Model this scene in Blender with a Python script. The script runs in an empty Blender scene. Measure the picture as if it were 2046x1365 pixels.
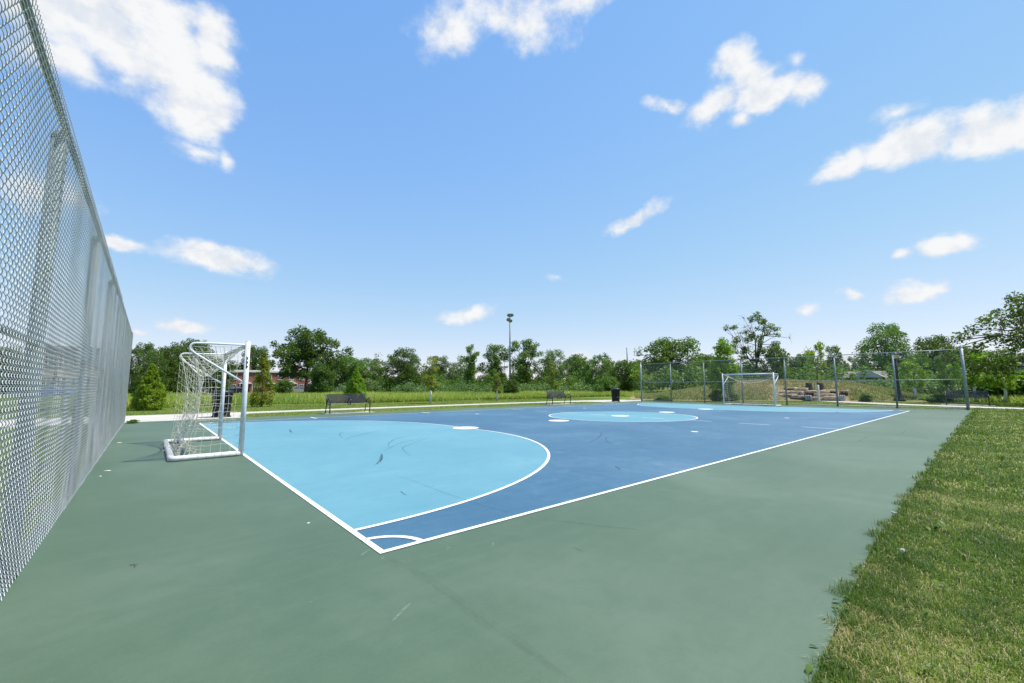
import bpy, math, random
import numpy as np
from mathutils import Vector, Matrix, Quaternion
rnd = random.Random(7)
npr = np.random.RandomState(11)
sc = bpy.context.scene
col = sc.collection
PI = math.pi

# ---------------------------------------------------------------- camera
F_PX, PITCH, ROLL, YAW = 838.8845, 0.1072, -0.0015, 0.7107
CX, CY, CZ = -1.3761, -3.0907, 1.2259
fw = Vector((math.sin(YAW), math.cos(YAW), 0)); rt = Vector((math.cos(YAW), -math.sin(YAW), 0)); up = Vector((0, 0, 1))
f2 = fw*math.cos(PITCH)+up*math.sin(PITCH); u2 = up*math.cos(PITCH)-fw*math.sin(PITCH)
r3 = rt*math.cos(ROLL)+u2*math.sin(ROLL); u3 = u2*math.cos(ROLL)-rt*math.sin(ROLL)
camd = bpy.data.cameras.new('camera'); cam = bpy.data.objects.new('camera', camd); col.objects.link(cam)
camd.sensor_width = 36; camd.lens = F_PX/2046*36; camd.clip_start = 0.05; camd.clip_end = 6000
M = Matrix((r3, u3, -f2)).transposed().to_4x4(); M.translation = (CX, CY, CZ); cam.matrix_world = M
sc.camera = cam

def bearing(px, py=773.0):
    return (f2 + r3*((px-1023)/F_PX) + u3*((682.5-py)/F_PX))
def at(px, py, D):
    """the point D metres away over the ground on the bearing of a survey sight"""
    d = bearing(px, py); t = D/math.hypot(d.x, d.y)
    return Vector((CX+d.x*t, CY+d.y*t, CZ+d.z*t))
def spanw(px, w, D):
    return D*(math.atan((px+w/2-1023)/F_PX)-math.atan((px-w/2-1023)/F_PX))

# ---------------------------------------------------------------- helpers
def tag(o, label=None, cat=None, group=None, kind=None):
    if label: o['label'] = label
    if cat: o['category'] = cat
    if group: o['group'] = group
    if kind: o['kind'] = kind
    return o
def empty(name, loc=(0, 0, 0), rz=0, label=None, cat=None, group=None):
    o = bpy.data.objects.new(name, None); col.objects.link(o); o.location = loc; o.rotation_euler = (0, 0, rz)
    o.empty_display_size = 0.2
    return tag(o, label, cat, group)
def link(name, me, mat, parent=None):
    o = bpy.data.objects.new(name, me); col.objects.link(o)
    if mat and not me.materials: me.materials.append(mat)
    if parent: o.parent = parent
    return o
def copy_tree(o, parent=None):
    c = o.copy(); col.objects.link(c)
    if parent: c.parent = parent
    for ch in o.children: copy_tree(ch, c)
    return c

class MB:
    def __init__(s): s.v = []; s.f = []
    def add(s, vs, fs):
        n = len(s.v); s.v += [tuple(v) for v in vs]; s.f += [tuple(i+n for i in f) for f in fs]
    def box(s, c, d, M=None, rz=0, taper=1.0):
        x, y, z = d[0]/2, d[1]/2, d[2]/2
        vs = [Vector((sx*x*(taper if sz > 0 else 1), sy*y*(taper if sz > 0 else 1), sz*z)) for sz in (-1, 1) for sy in (-1, 1) for sx in (-1, 1)]
        R = M or Matrix.Rotation(rz, 3, 'Z')
        vs = [R @ v + Vector(c) for v in vs]
        s.add(vs, [(0, 2, 3, 1), (4, 5, 7, 6), (0, 1, 5, 4), (2, 6, 7, 3), (0, 4, 6, 2), (1, 3, 7, 5)])
    def bbox(s, c, d, b=0.01, M=None, rz=0):
        """box with chamfered vertical and top/bottom edges"""
        x, y, z = d[0]/2, d[1]/2, d[2]/2
        R = M or Matrix.Rotation(rz, 3, 'Z')
        rings = []
        for zz, ins in ((-z, b), (-z+b, 0), (z-b, 0), (z, b)):
            X, Y = x-ins, y-ins
            k = b
            rings.append([Vector(p) for p in ((-X+k, -Y, zz), (X-k, -Y, zz), (X, -Y+k, zz), (X, Y-k, zz), (X-k, Y, zz), (-X+k, Y, zz), (-X, Y-k, zz), (-X, -Y+k, zz))])
        vs = [R @ p + Vector(c) for r in rings for p in r]; fs = []
        for i in range(3):
            for j in range(8): fs.append((i*8+j, i*8+(j+1) % 8, (i+1)*8+(j+1) % 8, (i+1)*8+j))
        fs.append(tuple(range(7, -1, -1))); fs.append(tuple(range(24, 32)))
        s.add(vs, fs)
    def tube(s, path, r, n=8, cap=True):
        path = [Vector(p) for p in path]; m = len(path)
        rs = r if isinstance(r, (list, tuple)) else [r]*m
        vs = []; fs = []; prev = None
        for i, p in enumerate(path):
            t = (path[min(i+1, m-1)]-path[max(i-1, 0)]).normalized()
            if prev is None:
                a = Vector((0, 0, 1)) if abs(t.z) < 0.9 else Vector((1, 0, 0))
                prev = a.cross(t).normalized()
            else:
                prev = (prev-t*prev.dot(t))
                prev = prev.normalized() if prev.length > 1e-6 else t.orthogonal().normalized()
            b = t.cross(prev)
            for k in range(n):
                a = 2*PI*k/n; vs.append(p+(prev*math.cos(a)+b*math.sin(a))*rs[i])
        for i in range(m-1):
            for k in range(n): fs.append((i*n+k, i*n+(k+1) % n, (i+1)*n+(k+1) % n, (i+1)*n+k))
        if cap: fs.append(tuple(range(n-1, -1, -1))); fs.append(tuple((m-1)*n+k for k in range(n)))
        s.add(vs, fs)
    def lathe(s, prof, c=(0, 0, 0), n=20, M=None):
        vs = []; fs = []; R = M or Matrix.Identity(3)
        for r, z in prof:
            for k in range(n): vs.append(R @ Vector((r*math.cos(2*PI*k/n), r*math.sin(2*PI*k/n), z))+Vector(c))
        for i in range(len(prof)-1):
            for k in range(n): fs.append((i*n+k, i*n+(k+1) % n, (i+1)*n+(k+1) % n, (i+1)*n+k))
        fs.append(tuple(range(n-1, -1, -1))); fs.append(tuple((len(prof)-1)*n+k for k in range(n)))
        s.add(vs, fs)
    def poly(s, pts, z=None):
        s.add([(p[0], p[1], p[2] if z is None else z) for p in pts], [tuple(range(len(pts)))])
    def strip(s, A, B, z):
        n = len(A); s.add([(a[0], a[1], z) for a in A]+[(b[0], b[1], z) for b in B], [(i, i+1, n+i+1, n+i) for i in range(n-1)])
    def mesh(s, name, smooth=False):
        me = bpy.data.meshes.new(name); me.from_pydata(s.v, [], s.f); me.update()
        if smooth: me.shade_smooth()
        return me
    def build(s, name, mat, parent=None, smooth=False):
        return link(name, s.mesh(name, smooth), mat, parent)

def np_mesh(name, V, Fc, tint=None, smooth=False):
    """V (N,3), Fc (M,k) all faces with k corners, tint per vertex"""
    me = bpy.data.meshes.new(name); k = Fc.shape[1]
    me.vertices.add(len(V)); me.vertices.foreach_set('co', np.ascontiguousarray(V, dtype=np.float32).ravel())
    me.loops.add(Fc.size); me.loops.foreach_set('vertex_index', np.ascontiguousarray(Fc, dtype=np.int32).ravel())
    me.polygons.add(len(Fc)); me.polygons.foreach_set('loop_start', np.arange(0, Fc.size, k, dtype=np.int32))
    if smooth: me.polygons.foreach_set('use_smooth', np.ones(len(Fc), dtype=bool))
    me.update(calc_edges=True)
    if tint is not None:
        a = me.attributes.new('tint', 'FLOAT', 'POINT'); a.data.foreach_set('value', np.ascontiguousarray(tint, dtype=np.float32))
    return me

# ---------------------------------------------------------------- materials
def newmat(name):
    m = bpy.data.materials.new(name); m.use_nodes = True
    nt = m.node_tree; b = nt.nodes['Principled BSDF']; return m, nt, b
def N(nt, t, **kw):
    n = nt.nodes.new(t)
    for k, v in kw.items():
        if k.startswith('i_'): n.inputs[int(k[2:])].default_value = v
        else: setattr(n, k, v)
    return n
def ramp(nt, fac, stops):
    r = nt.nodes.new('ShaderNodeValToRGB'); e = r.color_ramp.elements
    while len(e) < len(stops): e.new(0.5)
    for x, (p, c) in zip(e, stops):
        x.position = p; x.color = (c[0], c[1], c[2], 1) if len(c) == 3 else c
    nt.links.new(fac, r.inputs[0]); return r.outputs[0]
def noise(nt, vec, scale, detail=4, rough=0.55, dist=0.0):
    n = N(nt, 'ShaderNodeTexNoise'); n.inputs['Scale'].default_value = scale; n.inputs['Detail'].default_value = detail
    n.inputs['Roughness'].default_value = rough; n.inputs['Distortion'].default_value = dist
    if vec is not None: nt.links.new(vec, n.inputs['Vector'])
    return n.outputs['Fac']
def mixc(nt, fac, a, b, mode='MIX'):
    m = N(nt, 'ShaderNodeMix', data_type='RGBA', blend_type=mode)
    for v, i in ((fac, 0), (a, 6), (b, 7)):
        if hasattr(v, 'links'): nt.links.new(v, m.inputs[i])
        elif i == 0: m.inputs[0].default_value = v
        else: m.inputs[i].default_value = (*v, 1)
    return m.outputs[2]
def math_(nt, op, a, b=None, c=None, clamp=False):
    m = N(nt, 'ShaderNodeMath', operation=op, use_clamp=clamp)
    for i, v in enumerate((a, b, c)):
        if v is None: continue
        if hasattr(v, 'links'): nt.links.new(v, m.inputs[i])
        else: m.inputs[i].default_value = v
    return m.outputs[0]
def mrange(nt, v, a, b, c=0.0, d=1.0, smooth=True):
    m = N(nt, 'ShaderNodeMapRange'); m.interpolation_type = 'SMOOTHSTEP' if smooth else 'LINEAR'
    nt.links.new(v, m.inputs[0])
    for i, x in enumerate((a, b, c, d)): m.inputs[i+1].default_value = x
    return m.outputs[0]
def pos(nt): return N(nt, 'ShaderNodeNewGeometry').outputs['Position']
def objco(nt): return N(nt, 'ShaderNodeTexCoord').outputs['Object']
def bump(nt, b, h, strength=0.3, dist=0.01):
    n = N(nt, 'ShaderNodeBump'); n.inputs['Strength'].default_value = strength; n.inputs['Distance'].default_value = dist
    nt.links.new(h, n.inputs['Height']); nt.links.new(n.outputs[0], b.inputs['Normal'])
def simple(name, c, rough=0.6, metal=0.0, var=0.12, scale=6.0, spec=0.5):
    m, nt, b = newmat(name)
    f = noise(nt, objco(nt), scale, 5)
    lo = tuple(x*(1-var) for x in c); hi = tuple(min(1, x*(1+var)) for x in c)
    nt.links.new(ramp(nt, f, [(0.3, lo), (0.7, hi)]), b.inputs['Base Color'])
    b.inputs['Roughness'].default_value = rough; b.inputs['Metallic'].default_value = metal
    b.inputs['Specular IOR Level'].default_value = spec
    return m

def paint_mat(name, c, light, dark, mott=0.3, white_specks=True):
    """rolled acrylic sports coating: broad wear patches, squeegee streaks, fine sand grain, a few pale flecks"""
    m, nt, b = newmat(name); p = pos(nt)
    big = noise(nt, p, 0.35, 5, 0.6, 0.6)
    base = ramp(nt, big, [(0.28, dark), (0.5, c), (0.72, light)])
    mp = N(nt, 'ShaderNodeMapping'); nt.links.new(p, mp.inputs[0]); mp.inputs['Rotation'].default_value = (0, 0, 0.12); mp.inputs['Scale'].default_value = (0.35, 5.5, 1)
    st = noise(nt, mp.outputs[0], 1.6, 4, 0.6)
    base = mixc(nt, mrange(nt, st, 0.42, 0.75, 0.0, 0.25), base, light)
    mp3 = N(nt, 'ShaderNodeMapping'); nt.links.new(p, mp3.inputs[0]); mp3.inputs['Rotation'].default_value = (0, 0, 1.9); mp3.inputs['Scale'].default_value = (0.5, 7, 1)
    base = mixc(nt, mrange(nt, noise(nt, mp3.outputs[0], 2.3, 4, 0.65), 0.55, 0.8, 0.0, 0.22), base, dark)
    mot = noise(nt, p, 4.2, 7, 0.70, 0.3)
    base = mixc(nt, mrange(nt, mot, 0.42, 0.66, 0.0, mott), base, dark)
    base = mixc(nt, mrange(nt, noise(nt, p, 2.6, 6, 0.7, 0.5), 0.52, 0.74, 0.0, mott), base, light)
    base = mixc(nt, mrange(nt, noise(nt, p, 42, 3, 0.7), 0.50, 0.74, 0.0, 0.30), base, light)
    grain = noise(nt, p, 160, 2, 0.5)
    base = mixc(nt, mrange(nt, grain, 0.3, 0.7, 0.0, 0.18, False), base, dark)
    if white_specks:
        v = N(nt, 'ShaderNodeTexVoronoi'); v.inputs['Scale'].default_value = 3.1; nt.links.new(p, v.inputs['Vector'])
        near = mrange(nt, v.outputs['Distance'], 0.012, 0.02, 1.0, 0.0)
        pick = math_(nt, 'GREATER_THAN', noise(nt, v.outputs['Position'], 7.7, 1), 0.60)
        base = mixc(nt, math_(nt, 'MULTIPLY', near, math_(nt, 'MULTIPLY', pick, 0.55)), base, (0.6, 0.62, 0.58))
    nt.links.new(base, b.inputs['Base Color'])
    b.inputs['Roughness'].default_value = 0.52; b.inputs['Specular IOR Level'].default_value = 0.45
    bump(nt, b, grain, 0.25, 0.003)
    return m

M_ = {}
M_['green'] = paint_mat('green_court_paint', (0.062, 0.101, 0.059), (0.090, 0.130, 0.085), (0.046, 0.084, 0.046))
M_['blue'] = paint_mat('blue_court_paint', (0.038, 0.107, 0.170), (0.080, 0.156, 0.218), (0.023, 0.083, 0.146), 0.55)
M_['sky_blue'] = paint_mat('light_blue_court_paint', (0.094, 0.238, 0.288), (0.128, 0.276, 0.322), (0.074, 0.206, 0.260), 0.4)
def line_mat():
    m, nt, b = newmat('white_line_paint'); p = pos(nt)
    c = ramp(nt, noise(nt, p, 1.3, 5, 0.65), [(0.3, (.60, .60, .585)), (0.7, (.69, .69, .68))])
    c = mixc(nt, mrange(nt, noise(nt, p, 34, 6, 0.75), 0.60, 0.72, 0.0, 0.45), c, (.36, .40, .42))
    nt.links.new(c, b.inputs['Base Color']); b.inputs['Roughness'].default_value = 0.6; return m
M_['white_line'] = line_mat()
M_['galv'] = simple('galvanised_pipe', (0.17, 0.215, 0.23), 0.72, 0.1, 0.2, 14)
M_['galv_far'] = simple('weathered_galvanised_pipe', (0.25, 0.30, 0.31), 0.5, 0.4, 0.2, 6)
M_['goal'] = simple('white_goal_paint', (0.54, 0.56, 0.58), 0.38, 0, 0.12, 12)
M_['rope'] = simple('cream_net_rope', (0.52, 0.49, 0.41), 0.8, 0, 0.15, 20)
M_['black'] = simple('black_coated_steel', (0.018, 0.018, 0.022), 0.38, 0, 0.3, 8)
M_['bin'] = simple('black_ribbed_plastic', (0.014, 0.014, 0.016), 0.45, 0, 0.3, 8)
M_['slat'] = simple('grey_bench_slat', (0.04, 0.038, 0.042), 0.32, 0.2, 0.15, 20)
M_['concrete'] = simple('pale_concrete', (0.40, 0.375, 0.33), 0.85, 0, 0.12, 1.3)
M_['tape'] = simple('orange_tape', (0.62, 0.36, 0.05), 0.5, 0, 0.2, 30)
M_['pole'] = simple('grey_green_pole_paint', (0.13, 0.17, 0.18), 0.5, 0.3, 0.1, 1)
M_['lamp'] = simple('dark_bronze_lamp_metal', (0.02, 0.018, 0.017), 0.5, 0.2, 0.2, 4)
M_['glassy'] = simple('frosted_lamp_glass', (0.62, 0.52, 0.40), 0.35, 0, 0.1, 6)
M_['wood'] = simple('weathered_pole_wood', (0.14, 0.10, 0.075), 0.85, 0, 0.25, 3)
M_['wire'] = simple('black_cable', (0.03, 0.03, 0.03), 0.6, 0, 0.1, 2)
M_['guard'] = simple('white_trunk_guard', (0.62, 0.63, 0.62), 0.6, 0, 0.08, 9)
M_['limestone'] = simple('tan_limestone', (0.38, 0.29, 0.19), 0.85, 0, 0.35, 2.2)
M_['granite'] = simple('grey_stone_block', (0.25, 0.25, 0.27), 0.8, 0, 0.25, 5)
M_['stump'] = simple('dark_stump_bark', (0.035, 0.03, 0.027), 0.9, 0, 0.4, 7)
M_['bark'] = simple('grey_brown_bark', (0.085, 0.068, 0.052), 0.9, 0, 0.35, 4)
M_['roof_gray'] = simple('grey_shingle_roof', (0.17, 0.15, 0.145), 0.85, 0, 0.2, 3)
M_['trim'] = simple('white_house_trim', (0.56, 0.55, 0.53), 0.6, 0, 0.06, 2)
M_['siding'] = simple('beige_siding', (0.42, 0.34, 0.28), 0.7, 0, 0.1, 1.5)
M_['glass'] = simple('dark_window_glass', (0.09, 0.11, 0.13), 0.12, 0, 0.2, 0.7)
M_['tyre'] = simple('black_tyre_rubber', (0.015, 0.015, 0.015), 0.8, 0, 0.2, 10)
M_['rim'] = simple('alloy_rim', (0.45, 0.45, 0.46), 0.35, 0.7, 0.1, 8)
M_['asphalt'] = simple('street_asphalt', (0.07, 0.07, 0.072), 0.9, 0, 0.2, 2)
M_['fluff'] = simple('dandelion_fluff', (0.62, 0.58, 0.50), 0.9, 0, 0.1, 40)
M_['twig'] = simple('dry_twig', (0.07, 0.045, 0.03), 0.9, 0, 0.2, 30)
M_['chip'] = simple('pale_paint_chip', (0.62, 0.60, 0.54), 0.8, 0, 0.15, 30)
M_['lensglass'] = simple('floodlight_glass', (0.30, 0.33, 0.32), 0.2, 0.1, 0.1, 3)
M_['timber'] = simple('dark_fence_timber', (0.12, 0.045, 0.03), 0.85, 0, 0.3, 2)

def mesh_wire_mat():
    m, nt, b = newmat('galvanised_wire')
    b.inputs['Base Color'].default_value = (0.62, 0.64, 0.66, 1); b.inputs['Metallic'].default_value = 0.1; b.inputs['Roughness'].default_value = 0.4
    f = noise(nt, pos(nt), 9, 3)
    nt.links.new(ramp(nt, f, [(0.3, (0.36, 0.38, 0.40)), (0.7, (0.50, 0.515, 0.53))]), b.inputs['Base Color'])
    return m
M_['mesh'] = mesh_wire_mat()
m, nt, b = newmat('dull_wire'); b.inputs['Base Color'].default_value = (0.24, 0.27, 0.28, 1); b.inputs['Metallic'].default_value = 0.3; b.inputs['Roughness'].default_value = 0.55
nt.links.new(ramp(nt, noise(nt, pos(nt), 1.5, 3), [(0.3, (0.15, 0.18, 0.19)), (0.7, (0.24, 0.27, 0.28))]), b.inputs['Base Color'])
M_['mesh_far'] = m

def brick_mat():
    m, nt, b = newmat('red_brick'); t = N(nt, 'ShaderNodeTexBrick'); c = N(nt, 'ShaderNodeTexCoord')
    mp = N(nt, 'ShaderNodeMapping'); nt.links.new(c.outputs['Object'], mp.inputs[0]); mp.inputs['Rotation'].default_value = (PI/2, 0, 0)
    nt.links.new(mp.outputs[0], t.inputs['Vector'])
    t.inputs['Color1'].default_value = (0.24, 0.062, 0.038, 1); t.inputs['Color2'].default_value = (0.17, 0.045, 0.03, 1); t.inputs['Mortar'].default_value = (0.30, 0.24, 0.2, 1)
    t.inputs['Scale'].default_value = 4.0; t.inputs['Mortar Size'].default_value = 0.012
    nt.links.new(t.outputs[0], b.inputs['Base Color']); b.inputs['Roughness'].default_value = 0.85
    return m
M_['brick'] = brick_mat()

def leaf_mat(name, stops, transl=0.35, objvar=0.25):
    """stops: colour ramp over per-leaf tint; whole-plant value varies with Object Info random"""
    m = bpy.data.materials.new(name); m.use_nodes = True; nt = m.node_tree; nt.nodes.clear()
    out = N(nt, 'ShaderNodeOutputMaterial'); a = N(nt, 'ShaderNodeAttribute', attribute_name='tint')
    c = ramp(nt, a.outputs['Fac'], stops)
    if objvar:
        oi = N(nt, 'ShaderNodeObjectInfo'); hs = N(nt, 'ShaderNodeHueSaturation')
        nt.links.new(mrange(nt, oi.outputs['Random'], 0, 1, 1-objvar, 1+objvar, False), hs.inputs['Value'])
        nt.links.new(mrange(nt, math_(nt, 'FRACT', math_(nt, 'MULTIPLY', oi.outputs['Random'], 7.3)), 0, 1, 0.485, 0.515, False), hs.inputs['Hue'])
        nt.links.new(c, hs.inputs['Color']); c = hs.outputs[0]
    d = N(nt, 'ShaderNodeBsdfPrincipled'); d.inputs['Roughness'].default_value = 0.5; d.inputs['Specular IOR Level'].default_value = 0.25
    t = N(nt, 'ShaderNodeBsdfTranslucent'); mx = N(nt, 'ShaderNodeMixShader'); mx.inputs[0].default_value = transl
    nt.links.new(c, d.inputs['Base Color']); nt.links.new(mixc(nt, 0.35, c, (0.25, 0.42, 0.03)), t.inputs['Color'])
    nt.links.new(d.outputs[0], mx.inputs[1]); nt.links.new(t.outputs[0], mx.inputs[2]); nt.links.new(mx.outputs[0], out.inputs[0])
    return m
G = lambda r, g, b: (r, g, b)
M_['leaf_dark'] = leaf_mat('deep_green_leaves', [(0, G(.032, .070, .012)), (0.6, G(.070, .132, .020)), (1, G(.132, .205, .034))])
M_['leaf_mid'] = leaf_mat('mid_green_leaves', [(0, G(.052, .106, .016)), (0.6, G(.104, .186, .026)), (1, G(.178, .262, .042))])
M_['leaf_pale'] = leaf_mat('pale_green_leaves', [(0, G(.075, .125, .040)), (0.6, G(.115, .180, .060)), (1, G(.160, .225, .080))])
M_['leaf_lime'] = leaf_mat('bright_lime_leaves', [(0, G(.115, .210, .014)), (0.6, G(.215, .350, .022)), (1, G(.33, .44, .035))], 0.45)
M_['leaf_yellow'] = leaf_mat('yellow_green_leaves', [(0, G(.115, .165, .020)), (0.6, G(.215, .255, .028)), (1, G(.34, .30, .035))], 0.45)
M_['leaf_spruce'] = leaf_mat('blue_green_needles', [(0, G(.020, .045, .030)), (1, G(.05, .085, .06))], 0.1)
M_['blade'] = leaf_mat('lawn_blades', [(0, G(.030, .072, .010)), (0.45, G(.092, .160, .017)), (0.62, G(.165, .215, .026)), (0.74, G(.29, .255, .090)), (1, G(.47, .40, .21))], 0.35, 0)
M_['meadow'] = leaf_mat('meadow_blades', [(0, G(.125, .195, .028)), (0.5, G(.250, .335, .045)), (0.78, G(.360, .420, .070)), (0.9, G(.33, .28, .10)), (0.975, G(.44, .36, .16)), (0.98, G(.75, .55, .02)), (0.99, G(.80, .80, .74)), (1, G(.80, .80, .74))], 0.45, 0)
M_['straw'] = leaf_mat('dry_mound_grass', [(0, G(.130, .170, .035)), (0.4, G(.22, .200, .07)), (0.8, G(.36, .275, .135)), (1, G(.46, .36, .21))], 0.3, 0)

def ground_mat():
    m, nt, b = newmat('mown_turf'); p = pos(nt)
    n1 = noise(nt, p, 0.25, 5, 0.6, 0.4); n2 = noise(nt, p, 3.2, 5, 0.65); n3 = noise(nt, p, 45, 3, 0.6)
    c = ramp(nt, n1, [(0.3, (.075, .125, .016)), (0.55, (.120, .175, .024)), (0.75, (.180, .210, .036))])
    c = mixc(nt, mrange(nt, n2, 0.42, 0.72, 0, 0.55), c, (.190, .180, .050))
    c = mixc(nt, mrange(nt, n3, 0.45, 0.75, 0, 0.6), c, (.05, .075, .016))
    nt.links.new(c, b.inputs['Base Color']); b.inputs['Roughness'].default_value = 0.95; b.inputs['Specular IOR Level'].default_value = 0.1
    bump(nt, b, n3, 0.9, 0.04); return m
M_['ground'] = ground_mat()
def mound_mat():
    m, nt, b = newmat('dry_mound_soil'); p = pos(nt)
    c = ramp(nt, noise(nt, p, 0.7, 6, 0.65), [(0.3, (.11, .12, .03)), (0.5, (.20, .155, .06)), (0.7, (.27, .19, .10))])
    nt.links.new(c, b.inputs['Base Color']); b.inputs['Roughness'].default_value = 0.95; return m
M_['mound'] = mound_mat()
def stain_mat(name, c, alpha, ns=18.0):
    m = bpy.data.materials.new(name); m.use_nodes = True; nt = m.node_tree; b = nt.nodes['Principled BSDF']
    b.inputs['Base Color'].default_value = (*c, 1); b.inputs['Roughness'].default_value = 0.7
    f = noise(nt, pos(nt), ns, 4, 0.7)
    nt.links.new(mrange(nt, f, 0.3, 0.7, 0.1*alpha, alpha), b.inputs['Alpha'])
    return m
M_['scuff'] = stain_mat('rubber_scuff', (0.03, 0.06, 0.09), 0.8, 26)
M_['scuff_faint'] = stain_mat('faint_rubber_scuff', (0.04, 0.08, 0.11), 0.5, 22)
M_['pale_scuff'] = stain_mat('pale_shoe_scrape', (0.30, 0.38, 0.32), 0.28, 40)
M_['crack'] = stain_mat('hairline_crack', (0.04, 0.06, 0.06), 0.6, 20)

# ---------------------------------------------------------------- world, sun
S = Vector((0.77, -0.54, 1.97)).normalized()
w = bpy.data.worlds.new('World'); sc.world = w; w.use_nodes = True
nt = w.node_tree; bg = nt.nodes['Background']
sky = N(nt, 'ShaderNodeTexSky', sky_type='NISHITA'); sky.sun_disc = False
sky.sun_elevation = math.asin(S.z); sky.sun_rotation = math.atan2(S.x, S.y)
sky.air_density = 1.0; sky.dust_density = 0.1; sky.ozone_density = 1.4; sky.altitude = 200
tc = N(nt, 'ShaderNodeTexCoord'); dirv = tc.outputs['Generated']
sep = N(nt, 'ShaderNodeSeparateXYZ'); nt.links.new(dirv, sep.inputs[0])
az = math_(nt, 'ARCTAN2', sep.outputs[0], sep.outputs[1]); el = math_(nt, 'ARCSINE', sep.outputs[2])
mpn = N(nt, 'ShaderNodeMapping'); nt.links.new(dirv, mpn.inputs[0]); mpn.inputs['Scale'].default_value = (1, 1, 1.25)
nz = N(nt, 'ShaderNodeTexNoise'); nz.inputs['Scale'].default_value = 6.0; nz.inputs['Detail'].default_value = 5; nz.inputs['Roughness'].default_value = 0.6
nt.links.new(mpn.outputs[0], nz.inputs['Vector'])
comb = N(nt, 'ShaderNodeCombineXYZ'); nt.links.new(az, comb.inputs[0]); nt.links.new(el, comb.inputs[1])
off = N(nt, 'ShaderNodeVectorMath', operation='MULTIPLY_ADD'); nt.links.new(nz.outputs['Color'], off.inputs[0])
off.inputs[1].default_value = (0.095, 0.085, 0); nt.links.new(comb.outputs[0], off.inputs[2])
off2 = N(nt, 'ShaderNodeVectorMath', operation='SUBTRACT'); nt.links.new(off.outputs[0], off2.inputs[0]); off2.inputs[1].default_value = (0.0475, 0.0425, 0)
fine = noise(nt, mpn.outputs[0], 13, 8, 0.60)
# each cloud: picture bearing (x, y), half width, half height, tilt, weight
CL = [(200, 45, 170, 75, 0, 1.0), (310, 105, 135, 80, -20, 1.05), (385, 190, 85, 75, -35, 1.0), (430, 90, 48, 75, 0, .95), (415, 225, 70, 50, 0, 1.0), (110, 110, 100, 50, 0, .62), (300, 15, 150, 55, 0, 1.1), (385, 297, 60, 18, -5, .45), (452, 318, 18, 20, 0, .4), (60, 15, 110, 60, 0, .9),
      (905, 55, 85, 60, 0, .52), (1010, 35, 120, 60, 10, .55), (1130, 5, 100, 40, 0, .46),
      (1530, 197, 95, 34, 4, 1.05), (1470, 138, 55, 38, 0, .72), (1500, 170, 60, 34, 0, .85), (1430, 212, 70, 34, -12, .85), (1610, 192, 45, 28, 0, .75), (1328, 212, 40, 18, 30, .48), (1595, 130, 22, 22, 0, .36), (1480, 245, 30, 18, 0, .6),
      (1965, 260, 100, 50, 8, 1.1), (1800, 285, 120, 40, 6, 1.05), (1680, 325, 60, 26, -20, .8), (2050, 245, 80, 60, 0, 1.1), (1785, 225, 45, 20, 0, .42), (2150, 230, 120, 70, 0, 1.0),
      (1262, 438, 62, 17, -22, .72), (430, 516, 100, 28, 6, .95), (240, 478, 48, 15, 0, .8), (365, 650, 50, 16, 4, .75), (935, 628, 50, 17, -8, .68),
      (1893, 487, 72, 22, 8, .9), (1795, 508, 28, 13, 0, .7), (1807, 576, 62, 21, 0, .9), (1697, 586, 28, 8, 0, .6), (1612, 614, 24, 11, 0, .6), (1152, 716, 26, 18, 0, .5), (275, 658, 24, 13, 0, .7), (90, 385, 80, 40, 0, .5), (1118, 552, 26, 6, 0, .25)]
cov = None
for x, y, hw, hh, tilt, wt in CL:
    d = bearing(x, y).normalized(); a0 = math.atan2(d.x, d.y); e0 = math.asin(d.z)
    d1 = bearing(x+hw, y).normalized(); d2 = bearing(x, y-hh).normalized()
    wa = abs(math.atan2(d1.x, d1.y)-a0)*1.2; we = abs(math.asin(d2.z)-e0)*1.2
    mp = N(nt, 'ShaderNodeMapping', vector_type='TEXTURE'); nt.links.new(off2.outputs[0], mp.inputs[0])
    mp.inputs['Location'].default_value = (a0, e0, 0); mp.inputs['Rotation'].default_value = (0, 0, -math.radians(tilt)); mp.inputs['Scale'].default_value = (wa, we, 1)
    ln = N(nt, 'ShaderNodeVectorMath', operation='LENGTH'); nt.links.new(mp.outputs[0], ln.inputs[0])
    v = math_(nt, 'MULTIPLY_ADD', ln.outputs['Value'], -wt, wt)
    cov = v if cov is None else math_(nt, 'SMOOTH_MAX', cov, v, 0.12)
dens = math_(nt, 'ADD', math_(nt, 'MULTIPLY', cov, 1.2), math_(nt, 'MULTIPLY_ADD', fine, 1.75, -0.90))
alpha = mrange(nt, dens, -0.14, 0.66, 0.0, 1.0)
upv = N(nt, 'ShaderNodeVectorMath', operation='ADD'); nt.links.new(mpn.outputs[0], upv.inputs[0]); upv.inputs[1].default_value = (0.010, -0.007, 0.028)
fine_up = noise(nt, upv.outputs[0], 13, 5, 0.6)
lit = math_(nt, 'MULTIPLY_ADD', math_(nt, 'SUBTRACT', fine, fine_up), 2.6, 0.62)
shade = math_(nt, 'MULTIPLY', mrange(nt, lit, 0.1, 0.8, 0.45, 1.0), mrange(nt, dens, 0.0, 0.5, 0.75, 1.0))
sc01 = N(nt, 'ShaderNodeVectorMath', operation='SCALE'); sc01.inputs['Scale'].default_value = 0.1; nt.links.new(sky.outputs[0], sc01.inputs[0])
cur = N(nt, 'ShaderNodeRGBCurve'); nt.links.new(sc01.outputs[0], cur.inputs['Color'])
for ch, pts in ((0, [(.05, .038), (.11, .080), (.22, .130), (.46, .220), (1, .36)]), (1, [(.09, .108), (.20, .178), (.32, .225), (.54, .280), (1, .38)]), (2, [(.20, .26), (.33, .33), (.58, .355), (1, .41)])):
    c_ = cur.mapping.curves[ch]; c_.points[0].location = (0, 0); c_.points[1].location = pts[-1]
    for q in pts[:-1]: c_.points.new(*q)
cur.mapping.update()
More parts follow.
